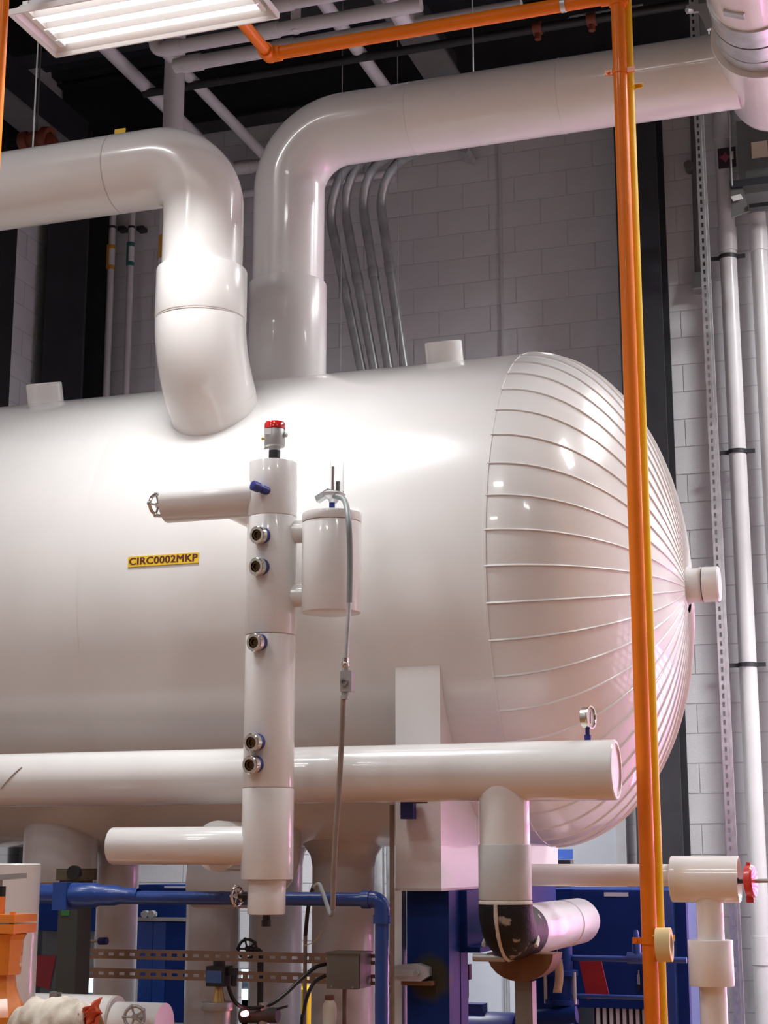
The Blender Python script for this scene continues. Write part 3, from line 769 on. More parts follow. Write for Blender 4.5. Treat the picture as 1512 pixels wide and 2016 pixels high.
# ================================================================ POLES
PY = 5.9
pt, pbm = at(1226, 60, PY), at(1275, 1980, PY)
PX = at(1250, 1000, PY).x; PRr = rad(at(1250, 1000, PY), 29)
t = thing('orange_pole', 'tall orange pipe standing in front of the domed tank end', 'pole', (PX, PY, 0))
ztp = at(1222, 2, PY).z
obj('pipe', G().cyl((PX, PY, 0), (PX, PY, ztp + .1), PRr, seg=28), ORANGE, t)
obj('base_plate', G().box(PX - .08, PX + .05, PY - .08, PY + .035, 0, .012), ORANGE, t, smooth=0)
obj('coupling', G().cyl((PX, PY, ztp - .02), (PX, PY, ztp + .05), PRr * 1.25, seg=28), ORANGE, t)
for py, lft, rgt in ((141, 1194, 1250), (1852, 1246, 1300)):
    c = at(1225 if py < 1000 else 1272, py, PY); w_ = .052
    obj('pipe_clamp', G().ring((PX, PY, c.z - .011), (0, 0, 1), PRr, PRr + .004, .022, 24).box(PX - PRr - .032, PX - PRr, PY - .010, PY - .003, c.z - .011, c.z + .011).box(PX + PRr, PX + PRr + .032, PY - .010, PY - .003, c.z - .011, c.z + .011), ORANGE, t)
    obj('clamp_bolt', G().cyl((PX - PRr - .018, PY - .02, c.z), (PX - PRr - .018, PY + .01, c.z), .006, seg=6), ORANGE, t)
YX = at(1266.5, 1000, PY + .075).x; YPY = PY + .075
t = thing('yellow_pole', 'tall yellow pipe standing just behind the orange pole', 'pole', (YX, YPY, 0))
obj('pipe', G().cyl((YX, YPY, 0), (YX, YPY, CEIL_Z), PRr * .86, seg=28), YELLOW, t)
obj('base_plate', G().box(YX - .02, YX + .08, YPY - .03, YPY + .08, 0, .012), YELLOW, t, smooth=0)
for py in (172, 1846):
    c = at(1235 if py < 1000 else 1290, py, YPY); rr = PRr * .86
    obj('pipe_clamp', G().ring((YX, YPY, c.z - .011), (0, 0, 1), rr, rr + .004, .022, 24).box(YX - rr - .034, YX - rr, YPY - .003, YPY + .004, c.z - .011, c.z + .011).box(YX + rr, YX + rr + .034, YPY - .003, YPY + .004, c.z - .011, c.z + .011), YELLOW, t)
c = at(1307, 1860, PY - .02); ax = V((1, .02, .03)).normalized()
t = thing('tape_roll', 'roll of cream masking tape hung on the orange pole clamp', 'tape', c + V((0, 0, -.06)))
obj('tape_ring', G().lathe(c - ax * .025, ax, [(0, .040), (0, .059), (.052, .059), (.052, .040), (0, .040)], 36), TAPE, t)
obj('cardboard_core', G().lathe(c - ax * .0255, ax, [(0, .036), (0, .040), (.053, .040), (.053, .036), (0, .036)], 36), MANILA, t)
obj('hanging_bolt', G().cyl(c + ax * .028 + V((0, 0, .030)), c - ax * .05 + V((0, 0, .030)), .004, seg=8), YELLOW, t)

# orange overhead pipe
OE = 30.11
OY = PY; oz = ztp
zo = CAM_Z + OY * math.tan(R(OE)) 
orr = rad(at(850, 55, OY), 27)
t = thing('orange_overhead_pipe', 'orange pipe running overhead from the light fixture to the pole', 'pipe', (PX, OY, zo))
xo = at(532, 100, OY).x
obj('pipe', G().cyl((xo, OY, zo), (PX - .03, OY, zo), orr, seg=24), ORANGE, t)
obj('elbow', G().tube(rpath([(xo + .05, OY, zo), (xo - .005, OY, zo), (xo - .005, OY - .05, zo)], .03, 8), orr * 1.22, 24).sphere((xo - .002, OY + .004, zo), orr * 1.25, 16, 10), ORANGE, t)
obj('branch', G().cyl((xo - .005, OY, zo), (xo - .005, FRONT_Y + 4, zo), orr * .9, seg=24), ORANGE, t)
obj('tee', G().cyl((PX - .07, OY, zo), (PX + .04, OY, zo), orr * 1.2, seg=24), ORANGE, t)
c = at(1104, 6, OY)
obj('strap', G().ring((c.x, OY, zo), (1, 0, 0), orr, orr + .003, .02, 24), GALV, t)
# second orange pole at the left edge
c = at(4, 130, 4.9)
t = thing('orange_edge_pole', 'orange pipe at the far upper left edge of the view', 'pole', (c.x - .012, 4.9, 0))
obj('pipe', G().cyl((c.x - .012, 4.9, 0), (c.x - .012, 4.9, CEIL_Z), .024, seg=20), ORANGE, t)
obj('base_plate', G().box(c.x - .07, c.x + .05, 4.84, 4.96, 0, .012), ORANGE, t, smooth=0)

# ================================================================ LIGHT FIXTURES
FL, FWd = 1.01, .365
def make_fixture():
    t = thing('light_fixture', '', 'light', (0, 0, 0), 'fluorescent high bay fixtures')
    hx, hy = FL / 2, FWd / 2
    # tray: sloped white housing, open below
    g = G(); top = .07
    o_ = [(-hx, -hy, 0), (hx, -hy, 0), (hx, hy, 0), (-hx, hy, 0)]
    i_ = [(-hx + .05, -hy + .05, top), (hx - .05, -hy + .05, top), (hx - .05, hy - .05, top), (-hx + .05, hy - .05, top)]
    g.add(o_ + i_, [(0, 1, 5, 4), (1, 2, 6, 5), (2, 3, 7, 6), (3, 0, 4, 7), (4, 5, 6, 7)])
    obj('housing', g, FIXWHITE, t, smooth=0)
    g = G()
    for s in (-1, 1):
        g.box(-hx, hx, s * hy - .004, s * hy + .004, -.012, .012); g.box(s * hx - .004, s * hx + .004, -hy, hy, -.012, .012)
    obj('rim', g, FIXWHITE, t, smooth=0)
    n = 4; pitch = FWd / n
    for k in range(n - 1):
        y = -hy + pitch * (k + 1)
        obj('reflector_ridge', G().prism([(-hx + .05, y - .012, .06), (-hx + .05, y, .008), (-hx + .05, y + .012, .06)], (FL - .1, 0, 0)), FIXWHITE, t, smooth=0)
    for k in range(n):
        y = -hy + pitch * (k + .5)
        obj('lamp_tube', G().cyl((-hx + .06, y, .03), (hx - .06, y, .03), .0125, seg=8), TUBEM, t)
    for s in (-1, 1):
        obj('lamp_holder', G().box(s * (hx - .05) - .012, s * (hx - .05) + .012, -hy + .03, hy - .03, .012, .058), FIXWHITE, t, smooth=0)
    obj('ballast_box', G().box(-hx + .15, hx - .25, -.05, .05, .071, .11), FIXWHITE, t, smooth=0)
    return t
fx0 = make_fixture()
FZ = 4.90
HZ_ = 6.7
spots = [(-2.77, 5.225, FZ, 'lit four-tube fluorescent fixture hanging at the upper left'),
         (0.55, 6.1, 5.0, 'lit fluorescent fixture out of view right of the overhead main pipe'),
         (-4.4, 3.2, 6.9, 'lit fluorescent fixture out of view high up near the left wall'),
         (-5.4, -1.2, HZ_, 'lit fluorescent fixture out of view high up in the rear left corner'),
         (-2.0, -1.6, HZ_, 'lit fluorescent fixture out of view high up behind the photographer'),
         (-1.6, 2.0, HZ_, 'lit fluorescent fixture out of view high up ahead of the photographer'),
         (2.2, 0.8, HZ_, 'lit fluorescent fixture out of view high up right of the photographer'),
         (-4.8, 0.8, HZ_, 'lit fluorescent fixture out of view high up left of the photographer'),
         (1.0, 9.3, 6.6, 'added fluorescent fixture out of view high up beside the wall pipes'),  # added out of view to brighten the upper block wall
         (2.6, 8.4, 6.9, 'added fluorescent fixture out of view high up in the far right corner'),  # another unseen lamp added to lift the upper wall
         (0.5, 9.5, 3.9, 'added fluorescent fixture out of view low beside the wall pipes'),  # added off to the right to brighten the lower wall
         (-3.3, 9.5, 3.3, 'added fluorescent fixture hidden low behind the big tank')]  # made up behind the tank to light the lower wall and cabinets
kids = list(fx0.children)
for i, (x, y, z, lb) in enumerate(spots):
    if i == 0: t = fx0
    else:
        t = fx0.copy(); COL.objects.link(t)
        for ch in kids:
            c_ = ch.copy(); COL.objects.link(c_); c_.parent = t
    ld = bpy.data.lights.new('lamp', 'AREA'); ld.shape = 'RECTANGLE'; ld.size = FL - .08; ld.size_y = FWd - .06
    ld.color = (.985, .99, 1.0); ld.energy = LAMP_WATTS * (.44, .30, .7, .8, .8, .5, .5, .55, 2.4, 2.6, 1.3, 1.0)[i]; ld.spread = R(108) if i == 0 else R(165)
    lo_ = bpy.data.objects.new('lamp', ld); COL.objects.link(lo_); lo_.parent = t; lo_.location = (0, 0, .012)
    t.location = (x, y, z); WORLD[t] = V((x, y, z)); t['label'] = lb; t['group'] = 'fluorescent high bay fixtures'; t['category'] = 'light'
    # suspension cables
    g = G()
    for s in (-1, 1): g.cyl((x + s * .2, y, z + .11), (x + s * .2, y, CEIL_Z), .003, seg=6)
    obj('suspension_cable', g, GALV, t)
    g = G()

# ================================================================ CEILING AND WALL PIPES
def pipe(label, pts, r, m=WHITEPIPE, bend=.06, group=None, cat='pipe', name='white_pipe', fittings=()):
    pts = [V(p) for p in pts]
    c = min(pts, key=lambda p: p.z)
    t = thing(name, label, cat, c, group)
    obj('pipe_run', G().tube(rpath(pts, bend, 8), r, 20), m, t)
    for p0, ax in fittings:
        ax = V(ax).normalized(); obj('fitting', G().cyl(V(p0) - ax * r * 1.4, V(p0) + ax * r * 1.4, r * 1.18, seg=20), m, t)
    return t
def atz(x, y, z):
    d = FW + RT * ((x - 756) / F_PX) - UP * ((y - 1008) / F_PX); return CAM + d * ((z - CAM_Z) / d.z)
grp = 'white pipes under the roof'
a = atz(335, 218, 7.0); r_ = rad(a, 26)
e = atz(462, 332, 7.0); e2 = at(852, 319, e.y)
pipe('white pipe slanting from fixture down to wall above the lit elbow', [(a.x, 5.6, 7.0), (a.x, e.y, 7.0), (e2.x, e.y, 7.0), (e2.x, e.y, 7.36)], r_, bend=.05, group=grp, fittings=[((a.x, e.y - .12, 7.0), (0, 1, 0)), ((a.x + .12, e.y, 7.0), (1, 0, 0))])
a = atz(440, 222, 7.0)
pipe('white pipe slanting behind the riser elbow above the tank', [(a.x, 8.2, 7.0), (a.x, 11.0, 7.0)], rad(a, 22), group=grp)
a = atz(695, 85, 7.0)
pipe('white pipe slanting behind the orange overhead pipe to the riser', [(a.x, 5.4, 7.0), (a.x, 11.0, 7.0)], rad(a, 27), group=grp)
a = at(480, 376, 11.0)
pipe('low white pipe along the wall between the two big elbows', [(a.x - .6, 11.17, a.z), (a.x - .6, 11.05, a.z), (a.x + 1.2, 11.05, a.z), (a.x + 1.2, 11.17, a.z)], rad(a, 16), group=grp)
def hpipe(label, x0, y0, x1, Y, w, ends=()):
    a = at(x0, y0, Y); xr = at(x1, y0, Y).x
    pts = [(a.x, Y, a.z), (xr, Y, a.z)]
    if 'up0' in ends: pts = [(a.x, Y, CEIL_Z - .3)] + pts
    return pipe(label, pts, rad(a, w), group=grp, bend=.05, fittings=[((a.x + .12, Y, a.z), (1, 0, 0)), ((a.x + .75, Y, a.z), (1, 0, 0))])
hpipe('upper white pipe behind the light fixture with an upturned end', 306, 100, 830, 8.0, 27, ('up0',))
hpipe('lower white pipe behind the light fixture above the orange pipe', 345, 130, 1030, 8.45, 29)
hpipe('white pipe along the top edge between fixture and orange pipe', 520, 16, 760, 7.4, 24)
a = at(582, 45, 8.0)
pipe('short upright white pipe joining the two overhead runs', [(a.x, 8.0, a.z - .06), (a.x, 8.0, CEIL_Z - .05)], rad(a, 20), group=grp)
a = atz(775, 12, 6.5)
pipe('thick white pipe slanting under the roof right of the fixture', [(a.x, 5.3, 6.5), (a.x, a.y + .28, 6.5), (a.x, a.y + .28, 7.9)], rad(a, 30), group=grp, fittings=[((a.x, a.y + .1, 6.5), (0, 1, 0))])
# tall vertical pipe behind the left elbow
a = at(343, 170, 9.2)
t = pipe('grey-white vertical pipe rising behind the lit elbow pipe', [(a.x, 11.15, 2.7), (a.x, 9.2, 2.7), (a.x, 9.2, CEIL_Z - .02)], rad(a, 41), group=grp)
l0 = at(312, 515, 9.2).z; l1 = at(312, 470, 9.2).z
obj('pipe_label', G().cyl((a.x, 9.2, l0), (a.x, 9.2, l1), rad(a, 42.5), seg=24), LABELO, t)
# wall pipes on the left with marker labels
for px0, px1, w, lm, y0, y1, lb in ((222, 210, 14, LABELO, 483, 531, 'slim white wall pipe with ochre marker label left of the elbow'), (260, 250, 13, LABELG, 478, 524, 'slim white wall pipe with green marker label left of the elbow')):
    a = at(px0, 430, 11.05); r_ = rad(a, w)
    t = pipe(lb, [(a.x, 11.05, 0), (a.x, 11.05, CEIL_Z)], r_, group='slim wall pipes on the left')
    q0, q1 = at(px0, y1, 11.05).z, at(px0, y0, 11.05).z
    obj('marker_label', G().cyl((a.x, 11.05, q0), (a.x, 11.05, q1), r_ * 1.06, seg=20), PAPER, t)
    for zz in (q0, q1 - .035): obj('marker_band', G().cyl((a.x, 11.05, zz), (a.x, 11.05, zz + .035), r_ * 1.10, seg=20), lm, t)
    obj('marker_text_strip', G().box(a.x - r_ * .9, a.x - r_ * .2, 11.05 - r_ * 1.12, 11.05 - r_ * .5, q0, q1), lm, t, smooth=0)
    zz = at(px0, 448, 11.05).z
    obj('wall_clip', G().box(a.x + r_, a.x + r_ + .06, 11.08, 11.16, zz - .015, zz + .02).ring((a.x, 11.05, zz - .01), (0, 0, 1), r_, r_ + .004, .02, 16), DARKSTEEL, t)
# big conduits bending across the wall
cg = 'four steel conduits behind the riser'
nm = ['leftmost', 'second', 'third', 'rightmost']
tops = [(652, 400, 662, 345), (680, 390, 684, 330), (716, 385, 742, 312), (750, 390, 800, 310)]
bots = [(712, 728), (737, 726), (765, 722), (795, 716)]
starts = [(645, 470, 560, 330), (672, 440, 690, 318), (707, 430, 742, 315), (742, 430, 798, 312)]
for i in range(4):
    mx = (655, 683, 716, 748)[i]; Yc = 10.4
    b_ = at(bots[i][0], bots[i][1], Yc); m_pt = at((648, 676, 711, 745)[i], (420, 400, 385, 375)[i], Yc)
    tdir = (b_ - m_pt).normalized()
    t1 = at((672, 700, 738, 785)[i], (335, 322, 322, 315)[i], Yc - .15); t2 = at((760, 800, 850, 905)[i], (275, 262, 262, 262)[i], Yc - .5)
    b2 = b_ + tdir * .5; b3 = V((b2.x + .05, Yc, 0.0))
    t = thing('steel_conduit', nm[i] + ' of the four bent steel conduits behind the riser pipe', 'conduit', (b3.x, Yc, 0), cg)
    obj('conduit_run', G().tube(rpath([t2, t1, m_pt, b2, b3], .28, 10), rad(b_, 19.5), 18), CONDUIT, t)
    cpt = m_pt + tdir * .62
    obj('coupling', G().cyl(cpt - tdir * .04, cpt + tdir * .04, rad(b_, 22), seg=18), CONDUIT, t)
# small bracket on the wall
c = at(915, 300, 11.0)
t = obj('strut_bracket', G().obox(c + V((0, .05, 0)), V((.04, 0, -.02)), V((0, .12, 0)), V((.012, 0, .02))), GALV, smooth=0)
tag(t, 'short slotted bracket end under the horizontal riser pipe', 'bracket')
# right wall pipes
def clamp_pipe(px0, py0, px1, py1, w, lb, clamps, sockets):
    a = at(px0, py0, 11.0); r_ = rad(a, w)
    t = pipe(lb, [(a.x, 11.0, 0), (a.x, 11.0, CEIL_Z)], r_, group='white pipes on the right of the block wall', name='wall_pipe')
    for py in clamps:
        z = at(px0, py, 11.0).z
        obj('pipe_clamp', G().ring((a.x, 11.0, z - .014), (0, 0, 1), r_, r_ + .007, .028, 28).box(a.x - r_ - .06, a.x - r_, 10.99, 11.003, z - .014, z + .014).box(a.x + r_, a.x + r_ + .06, 10.99, 11.003, z - .014, z + .014), DARKSTEEL, t)
    for py in sockets:
        z = at(px0, py, 11.0).z; obj('socket', G().cyl((a.x, 11.0, z - .09), (a.x, 11.0, z + .09), r_ * 1.12, seg=28), WHITEPIPE, t)
    return t
cxp = at(1452, 890, 11.0).x
a = at(1452, 890, 11.0)
clamp_pipe(1452, 890, 0, 0, 34, 'white vertical wall pipe with black clamps at the right', (505, 890, 1310), (250, 470, 1870))
clamp_pipe(1515, 890, 0, 0, 34, 'white vertical wall pipe cut off by the right edge', (), (470,))
# slotted strut column standing in front of the wall
SYc = 9.4
a = at(1403, 900, SYc); w_ = .0205
t = thing('slotted_strut', 'tall galvanized slotted strut channel standing before the wall at right', 'strut', (a.x, SYc, 0))
g = G(); z = 0.0
obj('side_wall', G().box(a.x - w_, a.x - w_ + .003, SYc, SYc + .041, 0, CEIL_Z), GALV, t, smooth=0)
obj('side_wall', G().box(a.x + w_ - .003, a.x + w_, SYc, SYc + .041, 0, CEIL_Z), GALV, t, smooth=0)
obj('edge_strip', G().box(a.x + w_ + .001, a.x + w_ + .016, SYc + .01, SYc + .02, 0, CEIL_Z), GALV, t, smooth=0)
def slotted(g, o, u, v, n, length, half, pitch=.0508, sl=.0286, sw=.007, th=.0025):
    """perforated strip: two side rails and bridges between slots"""
    o, u, v, n = V(o), V(u), V(v), V(n)
    g.obox(o + u * length / 2 + v * (half + sw) / 2, u * length / 2, v * (half - sw) / 2, n * th / 2)
    g.obox(o + u * length / 2 - v * (half + sw) / 2, u * length / 2, v * (half - sw) / 2, n * th / 2)
    k = 0
    while k * pitch < length:
        g.obox(o + u * (k * pitch), u * (pitch - sl) / 2, v * sw, n * th / 2); k += 1
    return g
obj('slotted_face', slotted(G(), (a.x, SYc, 0), (0, 0, 1), (1, 0, 0), (0, 1, 0), CEIL_Z, w_), GALV, t, smooth=0)
# conduit and box beside the strut
a = at(1366, 400, 11.1)
t = thing('wall_conduit', 'dark conduit ending in a small box left of the slotted strut', 'conduit', at(1364, 560, 11.1))
z0_, z1_ = at(1363, 572, 11.1).z, at(1363, 540, 11.1).z
obj('conduit_run', G().tube([(a.x, 11.1, z1_), (a.x + .01, 11.1, z1_ + .8), (a.x + .03, 11.1, CEIL_Z)], .016, 10).tube([(a.x + .05, 11.12, z1_), (a.x + .05, 11.12, CEIL_Z)], .013, 10), EQUIP, t)
obj('outlet_box', G().box(a.x - .03, a.x + .075, 11.06, 11.158, z0_, z1_), EQUIP, t, smooth=0)
obj('box_ledge', G().box(a.x - .03, a.x + .08, 11.05, 11.158, z0_ - .012, z0_), CAST, t, smooth=0)
c = at(1352, 330, 11.1)
obj('junction_knob', G().cyl((c.x + .02, 11.05, c.z), (c.x + .02, 11.15, c.z), .035, seg=14), EQUIP, t)
# equipment at the upper right
eq = thing('unit_heater', 'dark grey equipment box on rods at the upper right edge', 'equipment', at(1480, 470, 10.3))
q0, q1 = at(1462, 400, 10.3), at(1600, 300, 10.3)
obj('cabinet', G().box(at(1452, 300, 10.6).x, at(1600, 300, 10.6).x, 10.6, 10.95, at(1480, 380, 10.6).z, at(1480, 235, 10.6).z), EQUIP, eq, smooth=0)
za = at(1470, 368, 10.3).z
obj('support_angle', G().box(at(1437, 360, 10.3).x, at(1620, 360, 10.3).x, 10.28, 10.34, za, za + .05), DARKSTEEL, eq, smooth=0)
obj('support_angle', G().box(at(1475, 400, 10.3).x, at(1620, 400, 10.3).x, 10.28, 10.34, at(1490, 410, 10.3).z, at(1490, 402, 10.3).z), BLACK, eq, smooth=0)
obj('motor', G().cyl(at(1470, 350, 10.4), at(1600, 335, 10.4), .05, seg=16), EQUIP, eq)
obj('hanger_rod', G().cyl((at(1441, 360, 10.25).x, 10.25, za), (at(1441, 360, 10.25).x, 10.25, CEIL_Z), .007, seg=8), CAST, eq)
q = [at(1440, 372, 10.3), at(1462, 370, 10.3), at(1475, 415, 10.3), at(1440, 428, 10.3)]
obj('gusset', G().prism(q, (0, .02, 0)), EQUIP, eq, smooth=0)
c = at(1451, 389, 10.28)
obj('white_tag', G().obox(c, V((.033, 0, .005)), V((0, .001, 0)), V((-.008, 0, .018))), PAPER, eq, smooth=0)
c = at(1494, 289, 10.55)
obj('notice_paper', G().box(c.x - .055, c.x + .055, 10.594, 10.597, c.z - .06, c.z + .06), MANILA, eq, smooth=0)
c = at(1436, 329, 11.1)
t = thing('warning_sign', 'small dark sign with red print on the wall pipe at upper right', 'sign', c)
obj('sign_board', G().box(c.x - .06, c.x + .065, 10.925, 10.945, c.z - .075, c.z + .075), POSTER, t, smooth=0)
obj('red_print', G().prism([(c.x + dx * .05 - .01, 10.9215, c.z + dz_ * .05) for dx, dz_ in ((-.9, .2), (-.3, .3), (0, .9), (.35, .3), (.9, .0), (.35, -.3), (.1, -.9), (-.3, -.35))], (0, .003, 0)), PINKISH, t, smooth=0)
obj('white_print', G().box(c.x + .025, c.x + .05, 10.9215, 10.925, c.z - .02, c.z + .04), PAPER, t, smooth=0)

# sprinkler line and small ceiling things
z_s = 6.9
a = atz(1057, 70, z_s)
t = thing('sprinkler_line', 'black sprinkler pipe with red couplings above the riser pipe', 'pipe', (a.x, a.y, z_s))
obj('pipe_run', G().cyl((-5, a.y, z_s + .05), (.6, a.y, z_s + .05), .03, seg=16), BLACK, t)
for px, py in ((1057, 66), (1165, 52)):
    b = atz(px, py, z_s); obj('red_coupling', G().cyl((b.x - .03, a.y, z_s + .05), (b.x + .03, a.y, z_s + .05), .045, seg=14).cyl((b.x, a.y, z_s - .03), (b.x, a.y, z_s + .05), .022, seg=12), REDFIT, t)
a = atz(1170, 28, 7.2)
obj_ = obj('ceiling_strut', slotted(G(), (a.x - .17, a.y, 7.2), (1, 0, 0), (0, .3, 1), (0, 1, -.3), .5, .0205), GALV, smooth=0)
tag(obj_, 'short slotted strut hung under the roof left of the orange pole', 'strut')
a = at(863, 80, 6.4)
t = obj('hanger_rod', G().cyl((a.x, 7.0, BZ + BR), (a.x, 7.0, CEIL_Z), .004, seg=8), GALV)
tag(t, 'thin steel rod hanging down to the horizontal riser pipe', 'rod')
a = at(73, 120, AY)
t = obj('hanger_rod', G().cyl((a.x, AY, AZ + AR), (a.x, AY, CEIL_Z), .004, seg=8), GALV)
tag(t, 'thin steel rod hanging above the left elbow pipe', 'rod')
a = at(72, 268, 9.0)
t = thing('red_pipe_elbow', 'red grooved pipe elbow behind the left insulated pipe', 'fitting', a)
obj('elbow_body', G().tube(rpath([(a.x - .12, 9.0, a.z - .06), (a.x, 9.0, a.z - .02), (a.x + .12, 9.0, a.z - .06), (a.x + .12, 9.0, a.z - .4)], .06, 8), .06, 18), REDFIT, t)
obj('hanger_rod', G().cyl((a.x, 9.0, a.z), (a.x, 9.0, CEIL_Z), .006, seg=8), EQUIP, t)
obj('grooved_coupling', G().ring((a.x - .10, 9.0, a.z - .05), (1, .0, .2), .05, .085, .05, 20), REDFIT, t)
obj('grooved_coupling', G().ring((a.x + .06, 9.0, a.z - .03), (1, 0, -.2), .05, .085, .05, 20), REDFIT, t)
a = at(237, 258, AY + .02)
t = obj('yellow_tag', G().box(a.x - .03, a.x + .025, AY + .02, AY + .024, AZ + AR - .01, a.z + .012), YELLOW, smooth=0)
tag(t, 'tiny yellow tag peeking over the left elbow pipe', 'tag')

# ================================================================ DROP LEGS UNDER THE TANK
SKZ = .72
t = thing('bounce_blocker', 'unseen dark deck added under the tank to block floor bounce', 'light blocker', (-3.6, 7.4, 0))  # added below the view to keep floor bounce off the tank's underside
obj('deck_plate', G().box(-6.2, -2.35, 6.75, 8.3, SKZ - .03, SKZ), DARKPOST, t, smooth=0)
for yy in (6.8, 8.2): obj('side_rail', G().box(-6.2, -2.35, yy - .05, yy + .05, 0, SKZ - .03), DARKPOST, t, smooth=0)
dg_ = 'grey drop legs under the tank'
def leg(lb, px, w, Y=7.0, ztop=None, zbot=SKZ, taper=True):
    c = at(px, 1800, Y); r_ = rad(c, w)
    t = thing('downcomer_pipe', lb, 'pipe', (c.x, Y, 0), dg_)
    zt = TZ - math.sqrt(TR ** 2 - (Y - TY) ** 2) + .04
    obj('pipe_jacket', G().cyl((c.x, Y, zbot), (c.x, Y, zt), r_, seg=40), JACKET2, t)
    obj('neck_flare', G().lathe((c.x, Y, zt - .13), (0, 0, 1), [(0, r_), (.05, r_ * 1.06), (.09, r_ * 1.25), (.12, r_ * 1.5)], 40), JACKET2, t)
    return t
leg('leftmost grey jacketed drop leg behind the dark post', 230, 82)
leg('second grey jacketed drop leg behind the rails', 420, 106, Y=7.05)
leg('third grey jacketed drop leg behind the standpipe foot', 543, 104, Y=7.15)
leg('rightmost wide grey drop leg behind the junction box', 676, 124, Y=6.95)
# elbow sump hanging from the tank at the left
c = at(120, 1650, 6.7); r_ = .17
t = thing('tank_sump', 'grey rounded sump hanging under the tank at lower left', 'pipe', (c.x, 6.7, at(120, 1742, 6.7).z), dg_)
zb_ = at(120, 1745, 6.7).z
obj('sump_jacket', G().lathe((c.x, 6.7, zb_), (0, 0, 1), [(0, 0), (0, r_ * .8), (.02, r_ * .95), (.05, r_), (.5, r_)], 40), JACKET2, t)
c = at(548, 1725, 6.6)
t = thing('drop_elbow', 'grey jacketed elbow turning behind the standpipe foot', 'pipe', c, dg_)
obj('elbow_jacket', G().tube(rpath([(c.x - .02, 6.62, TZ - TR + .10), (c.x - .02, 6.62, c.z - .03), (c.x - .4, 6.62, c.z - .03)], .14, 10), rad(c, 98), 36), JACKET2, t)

# ================================================================ LOWER LEFT
# blue pipe with valve
QY = 5.7
zq = at(400, 1768, QY).z; rq = rad(at(400, 1768, QY), 26)
xq1 = at(752, 1768, QY).x; xq0 = at(185, 1768, QY).x
t = thing('blue_pipe', 'blue pipe with a stop valve running below the header at left', 'pipe', (xq1, QY, 0))
obj('horizontal_run', G().cyl((xq0, QY, zq), (xq1 - .04, QY, zq), rq, seg=24), BLUEP, t)
obj('elbow', G().tube(rpath([(xq1 - .06, QY, zq), (xq1, QY, zq), (xq1, QY, zq - .06)], .035, 8), rq * 1.18, 24).ring((xq1 - .075, QY, zq), (1, 0, 0), rq * .9, rq * 1.34, .03, 24).ring((xq1, QY, zq - .085), (0, 0, 1), rq * .9, rq * 1.34, .03, 24), BLUEP, t)
obj('vertical_run', G().cyl((xq1, QY, 0), (xq1, QY, zq - .05), rq * 1.02, seg=24), BLUEP, t)
xv0, xv1, xv2, xv3 = at(62, 1762, QY).x, at(118, 1762, QY).x, at(190, 1762, QY).x, at(245, 1762, QY).x
rv = rad(at(150, 1762, QY), 47); zv = at(150, 1762, QY).z
obj('valve_bonnet', G().lathe((xv0, QY, zv + .004), (1, 0, 0), [(0, 0), (0, rv * .5), (.012, rv * .75), (.02, rv * .8), (xv1 - xv0, rv * .8)], 28), BLUEP, t)
obj('valve_flange', G().obox(((xv1 + xv2) / 2 - .055, QY, zv - .004), V((.030, 0, 0)), V((0, rv * 1.05, 0)), V((0, 0, rv * 1.12))), BLUEP, t, smooth=0)
obj('valve_body', G().lathe((xv1, QY, zv), (1, 0, 0), [(0, rv * .9), (.02, rv), (xv2 - xv1, rv), (xv2 - xv1 + .01, rv * .86), (xv3 - xv1 - .04, rv * .84), (xv3 - xv1, rv * .62), (xv3 - xv1 + .06, rq * 1.1)], 28), BLUEP, t)
hw = handwheel(t, (at(47, 1762, QY).x, QY, zv), (1, .15, 0), rad(at(47, 1762, QY), 54), CAST)
obj('valve_stem', G().cyl((at(40, 1762, QY).x, QY, zv), (xv0 + .005, QY, zv), .010, seg=10), CAST, t)
# small chrome handwheel on the blue pipe
c = at(467, 1764, QY - .06)
t = thing('chrome_handwheel_valve', 'small chrome handwheel in front of the blue pipe left of standpipe foot', 'valve', c)
handwheel(t, c, (1, -.25, 0), rad(c, 36), CHROME)
obj('valve_stem', G().cyl(c, c + V((.06, .0, 0)), .008, seg=10), BLACK, t)
obj('valve_block', G().cyl(c + V((.03, 0, 0)), c + V((.03, .05, 0)), .014, seg=12), BLACK, t)
# dark post with timber block
c = at(140, 1850, 6.2); hw_ = rad(c, 50)
t = thing('dark_post', 'dark square steel post behind the blue valve', 'post', (c.x, 6.2, 0))
ztp_ = at(145, 1733, 6.2).z
obj('post_body', G().box(c.x - hw_ * .72, c.x + hw_ * 1.0, 6.15, 6.27, 0, ztp_), DARKPOST, t, smooth=0)
ct = at(128, 1793, 6.149)
obj('green_sticker', G().box(ct.x - .018, ct.x + .022, 6.147, 6.1495, ct.z - .02, ct.z + .02), GREENTAG, t, smooth=0)
c2 = at(147, 1720, 6.2)
t = thing('timber_block', 'oily timber block lying on top of the dark post', 'block', (c2.x, 6.2, ztp_))
obj('block_body', G().box(c2.x - .055, c2.x + .052, 6.14, 6.30, ztp_, at(147, 1710, 6.2).z), TIMBER, t, smooth=0)
obj('rounded_knot', G().cyl((c2.x + .028, 6.135, ztp_ + .032), (c2.x + .028, 6.16, ztp_ + .032), .030, seg=16), BLACK, t)
# pale upright cylinder left
c = at(30, 1700, 5.35); r_ = rad(c, 100)
t = obj('white_upright_cylinder', G().lathe((at(30, 1700, 5.35).x, 5.35, 0), (0, 0, 1), [(0, 0), (0, r_), (c.z - .004, r_), (c.z, r_ - .004), (c.z, 0)], 40), JACKET)
tag(t, 'pale upright jacketed cylinder behind the orange valve', 'pipe')
